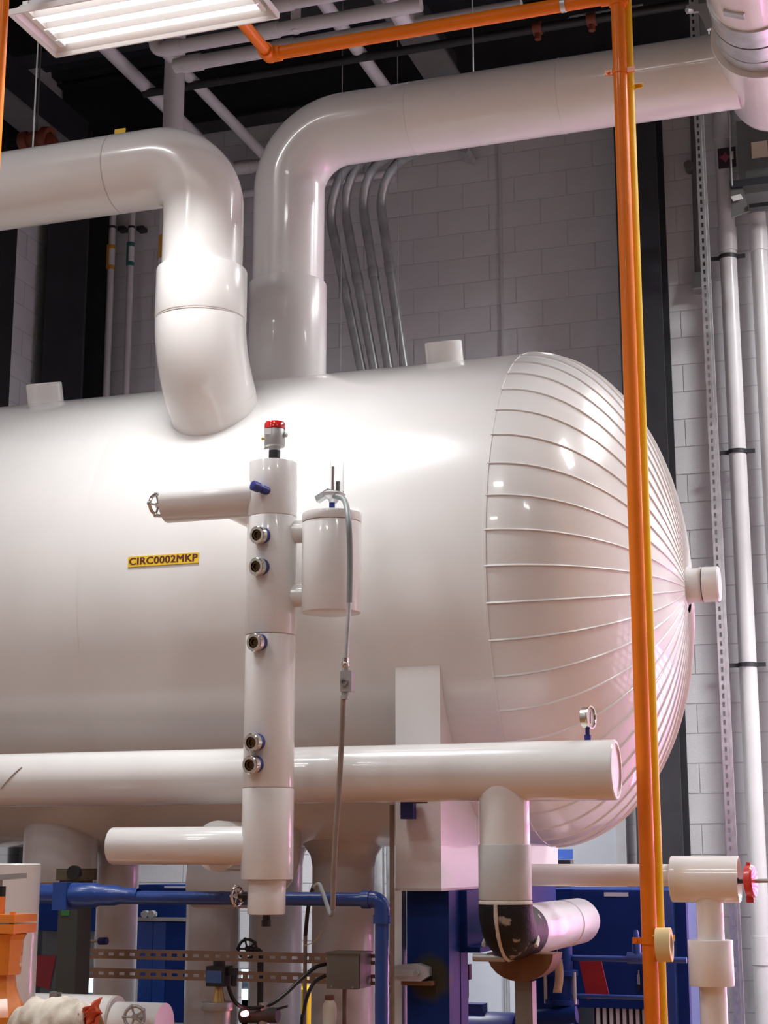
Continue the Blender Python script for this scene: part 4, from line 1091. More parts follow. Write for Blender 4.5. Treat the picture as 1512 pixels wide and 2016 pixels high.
# orange valve
OVY = 4.85
c = at(14, 1800, OVY); k = 1 / scale(c)
t = thing('orange_valve', 'bright orange flanged valve at the lower left corner', 'valve', (c.x, OVY, 0))
def oz_(py): return at(14, py, OVY).z
obj('valve_body', G().lathe((c.x, OVY, 0), (0, 0, 1), [(0, 50 * k), (oz_(2000), 50 * k), (oz_(1965), 34 * k), (oz_(1945), 26 * k), (oz_(1920), 22 * k), (oz_(1918), 33 * k), (oz_(1905), 33 * k), (oz_(1850), 36 * k), (oz_(1838), 42 * k)], 8), ORANGE2, t, smooth=20)
obj('bonnet_flange', G().obox((c.x, OVY, (oz_(1836) + oz_(1818)) / 2), V((42 * k, 0, 0)), V((0, 42 * k, 0)), V((0, 0, 9 * k))), ORANGE2, t, smooth=0)
obj('top_flange', G().obox((c.x, OVY, (oz_(1814) + oz_(1800)) / 2), V((42 * k, 0, 0)), V((0, 42 * k, 0)), V((0, 0, 7.5 * k))), ORANGE2, t, smooth=0)
for s in (-1, 1): obj('flange_bolt', G().cyl((c.x + s * 30 * k, OVY - 28 * k, oz_(1840)), (c.x + s * 30 * k, OVY - 28 * k, oz_(1794)), 6 * k, seg=6), ORANGE2, t)
xs_ = at(0, 1770, OVY).x
obj('yoke', G().cyl((xs_ - .005, OVY, oz_(1800)), (xs_ - .005, OVY, oz_(1765)), 13 * k, seg=12), ORANGE2, t)
obj('packing_nut', G().cyl((xs_ - .005, OVY, oz_(1768)), (xs_ - .005, OVY, oz_(1745)), 13 * k, seg=6), BLACK, t)
obj('spindle', G().cyl((xs_ - .005, OVY, oz_(1750)), (xs_ - .005, OVY, oz_(1730)), 6 * k, seg=10), CAST, t)
obj('lever_handle', G().obox(at(8, 1727, OVY), V((44 * k, 0, 3 * k)), V((0, .02, 0)), V((0, 0, 5 * k))), CAST, t, smooth=0)
c3 = at(45, 2010, OVY)
obj('orange_spool', G().cyl((c.x - .1, OVY, oz_(2022)), (at(95, 2010, OVY).x, OVY, oz_(2022)), 36 * k, seg=32, bev=.02), ORANGE2, t)
# rag over the spool
NR, MR = 44, 30; vs = []; fs = []
x0r, x1r = at(36, 1990, OVY).x, at(186, 1990, OVY).x
zr = oz_(2022)
for i in range(NR + 1):
    for j in range(MR + 1):
        u = i / NR; v = j / MR
        q = V((u * 2.2, v * 1.2, 1.3))
        fold = abs(noise.noise(q * 1.7)) + .5 * abs(noise.noise(q * 3.6 + V((5, 0, 0)))) + .22 * abs(noise.noise(q * 8.0))
        x = x0r + (x1r - x0r) * (u + .05 * math.sin(6 * v + 1) * (u - .5)) + .014 * noise.noise(q * 2.3 + V((0, 7, 0)))
        a = R(-25 + 225 * v)
        sag = .010 * math.sin(math.pi * u) - .020 * (1 - math.sin(math.pi * min(1, max(0, u)))) ** 2
        rr = 37 * k + .004 + .024 * fold + sag
        vs.append((x, OVY + rr * 1.05 * math.cos(a), zr + rr * 1.08 * math.sin(a)))
for i in range(NR):
    for j in range(MR): fs.append((i * (MR + 1) + j, (i + 1) * (MR + 1) + j, (i + 1) * (MR + 1) + j + 1, i * (MR + 1) + j + 1))
t = obj('cotton_rag', G().add(vs, fs), CLOTH, smooth=60)
t.modifiers.new('thickness', 'SOLIDIFY').thickness = .003
tag(t, 'dirty cream rag draped over the orange spool', 'rag')
c = at(174, 2002, OVY - .06)
g = G(); vs = []; fs = []; N_ = 16
for i in range(N_ + 1):
    for j in range(N_ + 1):
        u, v = i / N_, j / N_; q = V((u * 3, v * 3, 4.2))
        f = abs(noise.noise(q * 1.3)) + .5 * abs(noise.noise(q * 2.9))
        vs.append(c + V((-.045 + .075 * u + .012 * v + .02 * noise.noise(q + V((9, 0, 0))), .01 - .05 * f + .03 * abs(u - .5), -.07 + (.075 + .055 * u) * v + .014 * noise.noise(q + V((0, 9, 0))))))
for i in range(N_):
    for j in range(N_): a_ = i * (N_ + 1) + j; fs.append((a_, a_ + N_ + 1, a_ + N_ + 2, a_ + 1))
g.add(vs, fs)
t = obj('red_cloth', g, mat('red_orange_cloth', (0.62, 0.10, 0.04), .85, vary=.15)); t.modifiers.new('thickness', 'SOLIDIFY').thickness = .003; tag(t, 'crumpled red-orange cloth beside the cream rag', 'cloth')
# horizontal white rolls behind
RY = 5.55
c = at(150, 1957, RY); rr = .085
t = thing('lower_white_pipe', 'thick white jacketed pipe lying behind the rag at bottom left', 'pipe', (c.x, RY, 0))
obj('pipe_jacket', G().cyl((LEFT_X + .1, RY, c.z - rr), (at(228, 1960, RY).x, RY, c.z - rr), rr, seg=40), JACKET, t)
obj('end_ring', G().cyl((at(228, 1960, RY).x, RY, c.z - rr), (at(232, 1960, RY).x, RY, c.z - rr), rr * .98, seg=40), SEAM, t)
obj('narrow_jacket', G().cyl((at(232, 1960, RY).x, RY, at(280, 1973, RY).z - rr * .97), (at(325, 1975, RY).x, RY, at(280, 1973, RY).z - rr * .97), rr * .97, seg=40), JACKET, t)
obj('support_leg', G().box(-3.2, -3.14, RY - .03, RY + .03, 0, c.z - 2 * rr + .01), DARKPOST, t, smooth=0)
c = at(105, 1968, RY - .09)
t = obj('angle_clip', G().obox(c, V((.012, 0, 0)), V((0, .01, 0)), V((0, 0, .028))).obox(c + V((.012, .012, 0)), V((.014, 0, 0)), V((0, .002, 0)), V((0, 0, .026))), CAST, smooth=0)
tag(t, 'small metal angle clip on the thick white lower pipe', 'clip')
c = at(265, 2002, RY - .14)
t = thing('grey_handwheel', 'grey cast handwheel in front of the lower white pipe end', 'valve', c)
handwheel(t, c, (.3, -1, .1), rad(c, 40), CAST)
obj('valve_stem', G().cyl(c, c + V((-.01, .07, -.005)), .012, seg=10), CAST, t)

# slotted rails -----------------------------------------------------------
RYr = 6.5
for py, lb in ((1883, 'upper rusty slotted rail spanning behind the junction box'), (1922, 'lower rusty slotted rail spanning behind the junction box')):
    a = at(148, py, RYr); b = at(800, py, RYr); z = at(450, py, RYr).z
    t = thing('slotted_rail', lb, 'rail', (a.x, RYr, z), 'rusty slotted rails')
    obj('slotted_face', slotted(G(), (a.x, RYr, z), (1, 0, 0), (0, 0, 1), (0, 1, 0), b.x - a.x, .0205, sl=.026, sw=.0065), RUSTRAIL, t, smooth=0)
    obj('top_lip', G().box(a.x, b.x, RYr, RYr + .02, z + .0185, z + .0205), RUSTRAIL, t, smooth=0)
    obj('bottom_lip', G().box(a.x, b.x, RYr, RYr + .02, z - .0205, z - .0185), RUSTRAIL, t, smooth=0)
# junction box
c = at(674, 1912, 6.35); kb = 1 / scale(c)
t = thing('junction_box', 'grey steel junction box fixed to the slotted rails', 'box', (c.x, 6.4, c.z - 34 * kb))
obj('box_body', G().box(c.x - 31 * kb, c.x + 36 * kb, 6.36, 6.492, c.z - 33 * kb, c.z + 33 * kb), BOXGREY, t, smooth=0)
obj('box_cover', G().box(c.x - 33 * kb, c.x + 33 * kb, 6.35, 6.36, c.z - 34 * kb, c.z + 34 * kb), BOXGREY, t, smooth=0)
obj('drip_lid', G().box(c.x - 35 * kb, c.x + 40 * kb, 6.345, 6.492, c.z + 33 * kb, c.z + 36 * kb), BOXGREY, t, smooth=0)
for s in (-1, 1): obj('cover_screw', G().cyl((c.x + s * 22 * kb, 6.345, c.z - 30 * kb), (c.x + s * 22 * kb, 6.352, c.z - 30 * kb), .004, seg=8), CAST, t)
t = obj('box_conduit', G().cyl((at(679, 1960, 6.42).x, 6.42, 0), (at(679, 1960, 6.42).x, 6.42, c.z - 33 * kb), rad(c, 10), seg=14), BROWNCOND)
tag(t, 'straight conduit rising from below into the junction box', 'conduit')
# black cables
def cable(lb, pts, r=.008):
    pts = [V(p) for p in pts]; d = []
    for i in range(len(pts) - 1):
        for s in range(6):
            f = s / 6; p0 = pts[max(i - 1, 0)]; p1 = pts[i]; p2 = pts[i + 1]; p3 = pts[min(i + 2, len(pts) - 1)]
            d.append(.5 * ((2 * p1) + (p2 - p0) * f + (2 * p0 - 5 * p1 + 4 * p2 - p3) * f * f + (3 * p1 - p0 - 3 * p2 + p3) * f ** 3))
    d.append(pts[-1])
    t = obj('black_cable', G().tube(d, r, 10), BLACK); return tag(t, lb, 'cable', 'black cables')
cable('black cable sweeping left from the junction box to the solenoid', [at(642, 1898, 6.4), at(620, 1905, 6.36), at(590, 1930, 6.3), at(560, 1958, 6.25), at(530, 1978, 6.2), at(490, 1985, 6.15), at(465, 1975, 6.1), at(452, 1950, 6.08), at(449, 1930, 6.07)])
cable('black cable dropping from the junction box to the floor', [at(642, 1920, 6.4), at(618, 1935, 6.38), at(604, 1965, 6.36), at(598, 1995, 6.35), at(594, 2030, 6.34), V((at(594, 2030, 6.34).x, 6.34, .4)), V((at(594, 2030, 6.34).x, 6.34, .005))])
a = at(601, 1860, 6.45)
t = thing('thin_riser_conduit', 'thin brown conduit with black cable rising past the rails', 'conduit', (a.x, 6.45, 0))
obj('conduit_run', G().cyl((a.x, 6.45, 0), (a.x, 6.45, at(600, 1842, 6.45).z), .0085, seg=12), BROWNCOND, t)
obj('cable_end', G().tube([(a.x, 6.45, at(600, 1842, 6.45).z), at(605, 1800, 6.43), at(610, 1768, 6.4), at(617, 1745, 6.38)], .0085, 10), BLACK, t)
for q in ([at(600, 1860, 6.42), at(622, 1852, 6.40), at(632, 1830, 6.40)], [at(640, 1768, 5.3), at(641, 1800, 5.32), at(632, 1835, 5.4)]):
    pass
t = obj('loose_wire', G().tube([at(600, 1861, 6.42), at(612, 1858, 6.40), at(624, 1850, 6.40), at(634, 1833, 6.40)], .0022, 6), mat('cream_wire', (.6, .5, .3), .5)); tag(t, 'thin cream wire loose beside the brown riser conduit', 'wire')
# bottle
c = at(649, 1990, 5.9); r_ = rad(c, 28)
t = thing('plastic_bottle', 'white plastic bottle with brown cap below the junction box', 'bottle', (c.x, 5.9, 0.95))
zb1_ = at(649, 1983, 5.9).z
obj('bottle_body', G().lathe((c.x, 5.9, .95), (0, 0, 1), [(0, 0), (0, r_ * .9), (.01, r_), (zb1_ - .95 - .005, r_), (zb1_ - .95 + .012, r_ * .92), (zb1_ - .95 + .022, r_ * .66), (zb1_ - .95 + .032, r_ * .66)], 28), mat('dusty_white_plastic', (.66, .62, .53), .45, vary=.12), t)
obj('bottle_cap', G().cyl((c.x, 5.9, zb1_ + .026), (c.x, 5.9, zb1_ + .044), r_ * .70, seg=24, bev=.002), BROWNCAP, t)
t = obj('bottle_ledge', G().box(c.x - .12, c.x + .10, 5.82, 5.98, .925, .95).box(c.x - .1, c.x - .06, 5.86, 5.94, 0, .925), EQUIP, smooth=0); tag(t, 'small steel ledge under the white bottle', 'shelf')
# solenoid valve
c = at(431, 1920, 6.05); ks_ = 1 / scale(c)
t = thing('solenoid_valve', 'solenoid valve with black coil and blue sticker before the rails', 'valve', (c.x, 6.05, 0))
obj('coil', G().box(c.x - 19 * ks_, c.x + 21 * ks_, 6.01, 6.09, c.z - 20 * ks_, c.z + 18 * ks_), BLACK, t, smooth=0)
obj('coil_top', G().cyl((c.x, 6.05, c.z + 18 * ks_), (c.x, 6.05, c.z + 27 * ks_), 12 * ks_, seg=20), BLACK, t)
obj('blue_sticker', G().box(c.x - 18 * ks_, c.x + 15 * ks_, 6.0085, 6.0099, c.z - 13 * ks_, c.z + 10 * ks_), mat('blue_sticker', (.05, .13, .36), .5), t, smooth=0)
obj('plug', G().box(c.x + 21 * ks_, c.x + 37 * ks_, 6.03, 6.07, c.z - 0 * ks_, c.z + 14 * ks_).cyl((c.x + 33 * ks_, 6.05, c.z - 20 * ks_), (c.x + 33 * ks_, 6.05, c.z + 4 * ks_), 6 * ks_, seg=12), BLACK, t)
obj('stem', G().cyl((c.x, 6.05, c.z - 52 * ks_), (c.x, 6.05, c.z - 20 * ks_), 14 * ks_, 7 * ks_, seg=14), BRASS, t)
obj('bonnet', G().cyl((c.x - .005, 6.05, c.z - 66 * ks_), (c.x - .005, 6.05, c.z - 50 * ks_), 31 * ks_, seg=28, bev=.003).cyl((c.x - .005, 6.05, c.z - 160 * ks_), (c.x - .005, 6.05, c.z - 66 * ks_), 26 * ks_, seg=28), CAST, t)
obj('pipe_leg', G().cyl((c.x, 6.05, 0), (c.x, 6.05, c.z - 150 * ks_), .02, seg=14), CAST, t)
# dark fittings beside it
c = at(520, 1990, 6.2)
t = thing('regulator_fittings', 'cluster of dark pipe fittings right of the solenoid valve', 'valve', c + V((0, 0, -.1)))
obj('body', G().cyl(c + V((-.1, 0, -.02)), c + V((.06, 0, -.015)), .03, seg=14), DARKPOST, t)
obj('cap', G().cyl(c + V((0, 0, -.1)), c + V((0, 0, .03)), .022, seg=12), CAST, t)
obj('lever', G().obox(c + V((.07, 0, .012)), V((.03, 0, .008)), V((0, .008, 0)), V((0, 0, .005))), BLACK, t, smooth=0)
obj('leg', G().cyl((c.x, 6.2, 0), c + V((0, 0, -.09)), .02, seg=12), CAST, t)
c = at(481, 1996, 6.1)
t = obj('red_indicator', G().cyl(c + V((0, .02, 0)), c + V((0, -.01, 0)), .012, seg=12), REDLED); tag(t, 'glowing red indicator lamp by the solenoid valve', 'lamp')
c = at(487, 1868, 6.7)
t = thing('black_handwheel', 'black handwheel just above the upper rail', 'valve', c)
handwheel(t, c, (.2, -1, .15), rad(c, 36), BLACK)
obj('valve_stem', G().tube(rpath([c, c + V((.05, .03, -.01)), V((c.x + .06, c.y + .03, 0))], .02, 5), .014, 10), BLACK, t)
c = at(200, 1853, 6.4)
t = thing('blue_sensor_stub', 'small navy sensor sticking out right of the dark post', 'sensor', c)
obj('sensor_head', G().cyl(c + V((-.012, 0, 0)), c + V((.03, -.005, .002)), .016, seg=14, bev=.003), NAVY, t)
obj('sensor_rod', G().cyl(c + V((-.075, .01, 0)), c + V((-.01, 0, 0)), .006, seg=10), CAST, t)
# galvanized beam clamp on the blue post
c = at(806, 1915, 6.0)
t = thing('beam_clamp', 'galvanized clamp gripping the blue frame post', 'clamp', c)
obj('clamp_body', G().prism([(c.x - .085, 5.985, c.z - .016), (c.x - .06, 5.985, c.z - .030), (c.x + .05, 5.985, c.z - .030), (c.x + .075, 5.985, c.z - .012), (c.x + .075, 5.985, c.z + .02), (c.x + .03, 5.985, c.z + .034), (c.x - .06, 5.985, c.z + .026), (c.x - .085, 5.985, c.z + .012)], (0, .061, 0)), GALV, t, smooth=0)
obj('clamp_strap', G().box(c.x - .10, c.x + .03, 5.975, 5.985, c.z - .012, c.z + .012), GALV, t, smooth=0)
obj('clamp_nut', G().cyl((c.x + .035, 5.965, c.z), (c.x + .035, 5.986, c.z), .012, seg=6), CAST, t)
obj('clamp_bolt', G().cyl((c.x - .12, 6.015, c.z + .005), (c.x - .08, 6.015, c.z + .005), .010, seg=10), CHROME, t)
obj('lower_jaw', G().box(c.x - .03, c.x + .09, 5.99, 6.045, c.z - .045, c.z - .03), RUST, t, smooth=0)
# conduit by the saddle
a = at(772, 1800, 5.93)
t = obj('edge_conduit', G().cyl((a.x, 5.93, 0), (a.x, 5.93, at(775, 1584, 5.93).z), rad(a, 10), seg=14), BROWNCOND); tag(t, 'slim brown conduit left of the saddle block', 'conduit')

# ================================================================ LOWER RIGHT
# tee assembly
TYy = 6.3
zp = at(1180, 1723, TYy).z; rp_ = rad(at(1180, 1723, TYy), 43)
t = thing('white_tee_pipe', 'white jacketed tee pipe with a wide end at lower right', 'pipe', (at(1400, 1900, TYy).x, TYy, 0))
obj('branch_run', G().cyl((at(985, 1723, TYy).x, TYy, zp), (at(1325, 1723, TYy).x, TYy, zp), rp_, seg=36), JACKET, t)
xt0, xt1 = at(1322, 1730, TYy).x, at(1455, 1730, TYy).x; zt_ = at(1388, 1731, TYy).z; rt = rad(at(1388, 1731, TYy), 90)
obj('wide_jacket', G().lathe((xt0, TYy, zt_), (1, 0, 0), [(0, 0), (0, rt - .003), (.003, rt), (xt1 - xt0, rt), (xt1 - xt0 + .002, rt - .004), (xt1 - xt0 - .012, rt - .012), (xt1 - xt0 - .012, 0)], 48), JACKET, t)
xd = at(1398, 1810, TYy).x
obj('drop_pipe', G().cyl((xd, TYy, 0), (xd, TYy, zt_), rad(at(1398, 1810, TYy), 53), seg=36), JACKET, t)
obj('collar', G().cyl((at(1400, 1895, TYy).x, TYy, at(1400, 1941, TYy).z), (at(1400, 1895, TYy).x, TYy, at(1400, 1850, TYy).z), rad(at(1400, 1895, TYy), 88), seg=40, bev=.003), JACKET, t)
# red valve handle
xr0 = at(1470, 1735, TYy).x; zr_ = at(1472, 1735, TYy).z
t = thing('red_valve_handle', 'red round valve operator on the end of the white tee', 'valve', (xr0, TYy, zr_ - .09))
axr = V((1, -.12, .03)).normalized(); cr_ = V((xr0 - .005, TYy, zr_))
obj('red_wheel', G().lathe(cr_, axr, [(0, 0), (0, .045), (.006, .058), (.028, .062), (.036, .056), (.040, .03), (.040, 0)], 28), RED, t)
obj('wheel_tab', G().obox(cr_ + V((.015, 0, -.066)), V((.014, 0, 0)), V((0, .012, 0)), V((0, 0, .012))), RED, t, smooth=0)
obj('shaft', G().cyl(cr_ - axr * .05, cr_, .009, seg=10), BLACK, t)
obj('wing_nut', G().sphere(cr_ - axr * .035 + V((0, -.01, .008)), .013, 8, 6).sphere(cr_ - axr * .04 + V((0, .01, -.008)), .011, 8, 6), BLACK, t)
obj('spindle', G().cyl(cr_ + axr * .04, cr_ + axr * .18, .008, seg=10), CAST, t)
obj('top_screw', G().cyl(cr_ + V((.012, 0, .055)), cr_ + V((.014, 0, .07)), .008, seg=8), RED, t)
# blue chiller skid
BKY = 8.4
x0_, x1_ = at(1058, 1800, BKY).x, at(1338, 1800, BKY).x
zc_ = at(1200, 1752, BKY).z
t = thing('blue_cabinet', 'dark blue machine cabinet behind the orange pole at lower right', 'cabinet', ((x0_ + x1_) / 2, BKY, 0))
obj('cabinet_body', G().box(at(1128, 1800, BKY).x, x1_ - .12, BKY, BKY + .9, at(1200, 1985, BKY).z, zc_), BLUE, t, smooth=0)
obj('side_frame', G().box(x1_ - .12, x1_ - .02, BKY - .1, BKY + .9, 0, zc_), BLUEP, t, smooth=0)
obj('side_post', G().box(x1_ - .015, x1_ + .04, BKY - .05, BKY + .02, 0, zc_), BLUE, t, smooth=0)
obj('left_frame', G().box(x0_, at(1125, 1800, BKY).x, BKY + .1, BKY + .9, 0, zc_), BLUE, t, smooth=0)
c = at(1213, 1761, BKY - .004)
obj('white_handle_strip', G().box(c.x - .062, c.x + .062, BKY - .008, BKY, c.z - .01, c.z + .01), DOORW, t, smooth=0)
c = at(1145, 1985, BKY)
for i in range(8):
    xx = at(1172 + i * 13, 1995, BKY).x
    obj('grille_bar', G().box(xx, xx + .018, BKY + .02, BKY + .05, 0.2, at(1200, 1986, BKY).z), JACKET2, t, smooth=0)
obj('grille_back', G().box(at(1165, 1990, BKY).x, x1_ - .12, BKY + .06, BKY + .1, .15, at(1200, 1986, BKY).z), BLACK, t, smooth=0)
# lavender door edge by the column
c = at(1349, 1850, 9.0)
t = obj('pale_panel_edge', G().obox((c.x, 9.0, .85), V((.035, 0, 0)), V((0, .02, 0)), V((0, 0, at(1340, 1775, 9.0).z - .85))), DOORW, smooth=0); tag(t, 'narrow pale panel edge right of the blue cabinet', 'panel')
# blue pipework in front of the cabinet
PYb = 7.6
c = at(1105, 1930, PYb); r_ = rad(c, 46)
t = thing('blue_pipe_stack', 'blue flanged pipe stack under the return pipe at lower right', 'pipe', (c.x, PYb, 0))
obj('stack', G().cyl((c.x, PYb, 0), (c.x, PYb, at(1105, 1862, PYb).z), r_, seg=28), BLUE, t)
for py in (1915, 1972): obj('flange', G().cyl((c.x, PYb, at(1105, py + 5, PYb).z), (c.x, PYb, at(1105, py - 5, PYb).z), r_ * 1.45, seg=28), BLUE, t)
for py0, py1 in ((1912, 1975),):
    for dx in (-1, 1): obj('flange_stud', G().cyl((c.x + dx * r_ * 1.25, PYb - .03, at(1105, py1, PYb).z), (c.x + dx * r_ * 1.25, PYb - .03, at(1105, py0, PYb).z), .009, seg=8), CAST, t)
obj('cross_pipe', G().cyl((at(1060, 1995, PYb).x, PYb - .05, at(1080, 2003, PYb).z), (at(1140, 1995, PYb).x, PYb - .05, at(1080, 1993, PYb).z), r_ * .7, seg=24), BLUE, t)
z = at(1230, 1888, PYb).z
t = thing('blue_cross_pipe', 'thin blue pipe crossing behind the orange pole at lower right', 'pipe', (at(1230, 1888, PYb).x, PYb, z))
obj('pipe_run', G().cyl((at(1128, 1888, PYb).x, PYb, z), (at(1352, 1888, PYb).x, PYb, z), .014, seg=14), BLUEP, t)
obj('valve_body', G().cyl((at(1235, 1882, PYb).x, PYb, z + .005), (at(1275, 1882, PYb).x, PYb, z + .005), .026, seg=16).lathe((at(1254, 1882, PYb).x, PYb, z), (0, 0, 1), [(0, .02), (.08, .02), (.09, .016), (.13, .008), (.13, 0)], 14), BLUEP, t)
z2 = at(1230, 1963, PYb).z
t = obj('blue_lower_rail', G().cyl((at(1118, 1963, PYb).x, PYb, z2), (at(1300, 1963, PYb).x, PYb, z2), .010, seg=12), BLUEP); tag(t, 'slim blue rail below the red sheet at lower right', 'rail')
q = [at(1140, 1893, PYb + .05), at(1184, 1893, PYb + .05), at(1199, 1958, PYb + .05), at(1156, 1968, PYb + .05)]
t = obj('red_plate', G().prism(q, (0, .004, 0)), REDPLATE, smooth=0); tag(t, 'dark red sheet hanging between blue pipes at lower right', 'sheet')
c = at(1258, 1930, BKY - .012)
t = thing('pressure_sensor', 'small chrome pressure sensor on the blue cabinet left of the pole', 'sensor', c)
obj('sensor_body', G().cyl(c + V((0, 0, -.02)), c + V((0, 0, .03)), .010, seg=14).cyl(c + V((0, 0, .03)), c + V((0, 0, .05)), .006, seg=10), CHROME, t)
obj('sensor_plug', G().cyl(c + V((0, 0, -.05)), c + V((0, 0, -.02)), .009, seg=12), BLACK, t)
# manila tag
c = at(1098, 1925, 6.9)
t = thing('manila_tag', 'manila paper tag hanging by a wire below the return pipe', 'tag', c + V((0, 0, -.08)))
vs = []; fs = []
for i in range(9):
    f = i / 8; z = c.z + .06 - .12 * f; x = c.x + .004 + .006 * math.sin(3 * f) - .008 * f
    vs += [(x - .018, 6.9 + .006 * math.sin(4 * f), z), (x + .018, 6.9 + .004 * math.sin(4 * f + .6), z)]
    if i: k_ = 2 * i; fs.append((k_ - 2, k_ - 1, k_ + 1, k_))
o = obj('tag_card', G().add(vs, fs), MANILA, t); o.modifiers.new('thickness', 'SOLIDIFY').thickness = .0012
obj('tag_wire', G().cyl((c.x, 6.9, c.z + .055), (c.x + .002, 6.9, c.z + .13), .0015, seg=6), CAST, t)
obj('paper_slip', G().box(c.x - .012, c.x + .02, 6.905, 6.907, c.z + .03, c.z + .075), PAPER, t, smooth=0)
# left background cabinets -----------------------------------------------------
CY = 9.6
xa, xb = at(66, 1850, CY).x, at(372, 1850, CY).x
t = thing('blue_panel_cabinet', 'tall blue control cabinet seen between the drop legs at left', 'cabinet', ((xa + xb) / 2, CY, 0))
zt1 = at(315, 1742, CY).z
x2 = at(266, 1850, CY).x
obj('cabinet_body', G().box(x2, xb, CY, CY + .5, 0, zt1), BLUE, t, smooth=0)
obj('door_leaf', G().box(x2 + .01, at(302, 1850, CY).x, CY - .012, CY, .1, at(315, 1815, CY).z), BLUEP, t, smooth=0)
obj('door_leaf', G().box(at(303, 1850, CY).x, at(328, 1850, CY).x, CY - .012, CY, .1, at(315, 1815, CY).z), BLUEP, t, smooth=0)
obj('door_leaf', G().box(at(329, 1850, CY).x, xb - .01, CY - .012, CY, .1, at(315, 1815, CY).z), BLUE, t, smooth=0)
obj('pale_ledge', G().box(x2, xb, CY - .03, CY, at(315, 1813, CY).z, at(315, 1806, CY).z), CAST, t, smooth=0)
obj('bright_trim', G().box(at(325, 1740, CY).x, xb, CY - .012, CY, zt1 - .02, zt1 - .008), DOORW, t, smooth=0)
for px in (284, 297): 
    c = at(px, 1800, CY - .04); obj('pump_fitting', G().cyl(c, c + V((.0, .04, 0)), .024, seg=12).cyl(c + V((-.03, .02, 0)), c + V((.03, .02, 0)), .013, seg=10), CAST, t)
t = obj('blue_hood', G().box(at(70, 1800, CY).x, at(200, 1800, CY).x, CY, CY + .4, at(90, 1832, CY).z, at(90, 1775, CY).z), BLUE, smooth=0); tag(t, 'blue machine hood behind the dark post at left', 'machine')
t = obj('machine_base', G().box(at(70, 1800, CY).x, at(115, 1800, CY).x, CY + .1, CY + .4, 0, at(90, 1834, CY).z), EQUIP, smooth=0); tag(t, 'grey machine base under the blue hood at left', 'machine')
q = [at(70, 1880, 9.693), at(110, 1882, 9.693), at(97, 1948, 9.693), at(69, 1940, 9.693)]
t = obj('dark_red_plate', G().prism(q, (0, .004, 0)), REDPLATE, smooth=0); tag(t, 'dark red sheet hanging left of the dark post', 'sheet')
for px, py, w, h, lb in ((177, 1940, 14, 13, 'bright lit window panel right of the dark post'), (482, 1920, 7, 11, 'bright blue lit screen above the solenoid cable'), (482, 1958, 7, 10, 'lower blue lit screen above the solenoid cable'), (258, 1945, 8, 20, 'pale pink lit panel between the left drop legs')):
    c = at(px, py, 9.3); k_ = 1 / scale(c)
    t = thing('lit_screen', lb, 'screen', (c.x, 9.32, 0))
    obj('screen_face', G().box(c.x - w * k_, c.x + w * k_, 9.3, 9.31, c.z - h * k_, c.z + h * k_), SCREEN, t, smooth=0)
    obj('screen_stand', G().box(c.x - w * k_, c.x + w * k_, 9.312, 9.34, 0, c.z + h * k_), EQUIP, t, smooth=0)
c = at(180, 1850, 9.9)
t = obj('yellow_striped_panel', G().box(c.x - .03, c.x + .02, 9.9, 9.92, .9, at(178, 1826, 9.9).z), PAPER, smooth=0); tag(t, 'narrow white panel beside the leftmost drop leg', 'panel')
for px, py, m, lb in ((612, 1962, RED, 'red canister glimpsed between the drop legs'), (597, 1940, YELLOW, 'yellow container glimpsed between the drop legs')):
    c = at(px, py, 9.4 if m is RED else 9.0); t = obj('canister', G().lathe((c.x, c.y, 0), (0, 0, 1), [(0, 0), (0, .05), (c.z - .02, .05), (c.z + .0, .03), (c.z + .04, .03), (c.z + .04, 0)], 20), m); tag(t, lb, 'canister')
c = at(734, 1975, 8.0)
t = obj('green_hose_loop', G().tube(rpath([(c.x - .02, 8.0, .722), (c.x - .02, 8.0, c.z - .1), (c.x + .03, 8.0, c.z + .06), (c.x + .1, 8.0, c.z + .07)], .05, 6), .02, 12), LEAF); tag(t, 'green hose behind the blue vertical pipe', 'hose')
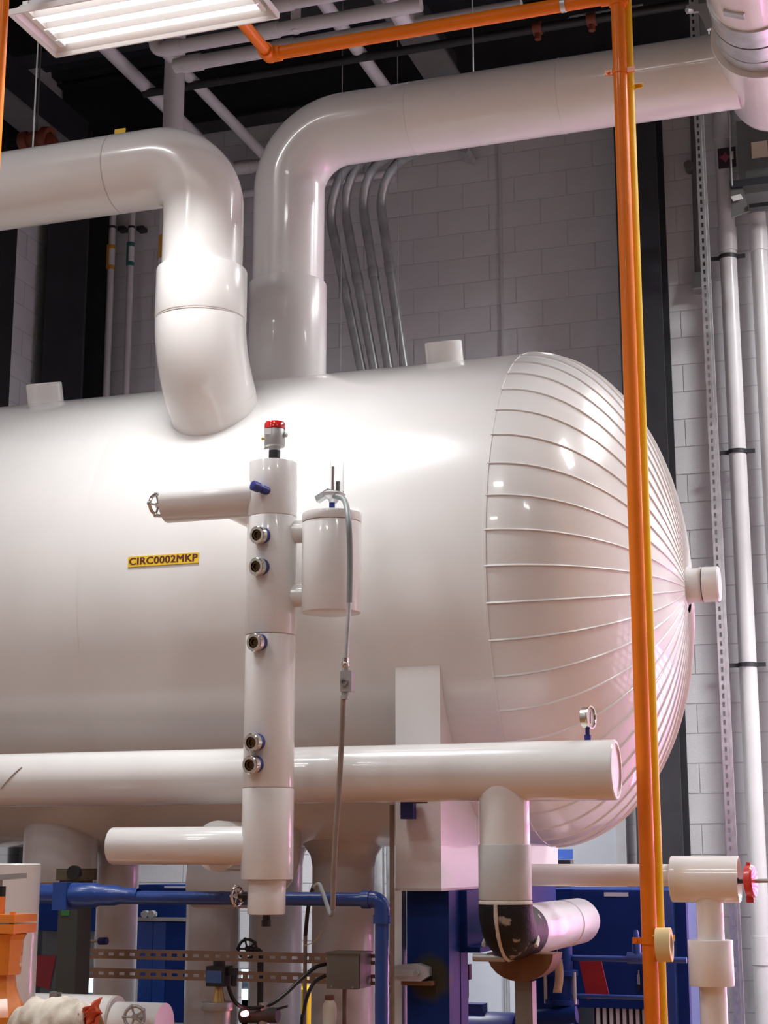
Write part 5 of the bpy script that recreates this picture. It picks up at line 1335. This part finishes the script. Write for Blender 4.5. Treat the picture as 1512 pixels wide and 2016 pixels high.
# pale door in the back wall behind the dome
dx0, dx1 = at(905, 1800, WALL_Y).x, at(1218, 1650, WALL_Y).x; dzt = at(1150, 1560, WALL_Y).z
g = G().box(dx0, dx1, WALL_Y - .07, WALL_Y - .04, 0, dzt)
d1 = struct('door_1', g, DOORW)
obj('door_frame', G().box(dx1, dx1 + .07, WALL_Y - .10, WALL_Y - .03, 0, dzt + .06).box(dx0, dx1, WALL_Y - .10, WALL_Y - .03, dzt, dzt + .06), JACKET2, d1, smooth=0)
for s in range(3): obj('door_rib', G().box(at(996 + 5 * s, 1900, WALL_Y).x, at(997.5 + 5 * s, 1900, WALL_Y).x, WALL_Y - .078, WALL_Y - .07, .05, dzt - .1), CAST, d1, smooth=0)
# blue hooded reader on the door
c = at(1110, 1686, 9.6)
t = thing('hooded_control', 'small blue hooded control box under the tank dome', 'control box', (c.x, 9.6, 0))
obj('hood', G().prism([(c.x - .06, 9.5, c.z - .018), (c.x + .075, 9.5, c.z - .018), (c.x + .05, 9.62, c.z + .03), (c.x - .06, 9.62, c.z + .03)], (0, .01, .012)), BLUEP, t, smooth=0)
obj('control_face', G().box(c.x - .06, c.x + .05, 9.55, 9.64, at(1110, 1752, 9.55).z, c.z - .02), EQUIP, t, smooth=0)
obj('pedestal', G().box(c.x - .04, c.x + .03, 9.57, 9.63, 0, at(1110, 1752, 9.55).z), EQUIP, t, smooth=0)
# dark sensor on the frame opening and navy pump behind
c = at(921, 1912, 7.0)
t = thing('black_sensor_plug', 'black angled sensor plug in the blue frame opening', 'sensor', c)
obj('plug_body', G().box(c.x - .035, c.x + .012, 6.98, 7.02, c.z + .0, c.z + .03).box(c.x - .012, c.x + .012, 6.98, 7.02, c.z - .035, c.z + .0), BLACK, t, smooth=0)
obj('plug_cable', G().tube([c + V((0, 0, -.03)), c + V((0, 0, -.1)), c + V((-.01, 0, -.2)), V((c.x - .02, 7.0, 0))], .004, 8), BLACK, t)
c = at(955, 1995, 8.6)
t = thing('navy_pump', 'navy pump casing low behind the blue frame opening', 'pump', (c.x, 8.6, 0))
obj('casing', G().cyl((c.x - .16, 8.6, c.z - .13), (c.x + .18, 8.6, c.z - .13), .14, seg=24, bev=.03), NAVY, t)
obj('terminal_box', G().box(c.x - .13, c.x + .0, 8.55, 8.65, c.z - .02, c.z + .05), NAVY, t, smooth=0)
obj('base', G().box(c.x - .15, c.x + .15, 8.5, 8.7, 0, c.z - .2), NAVY, t, smooth=0)
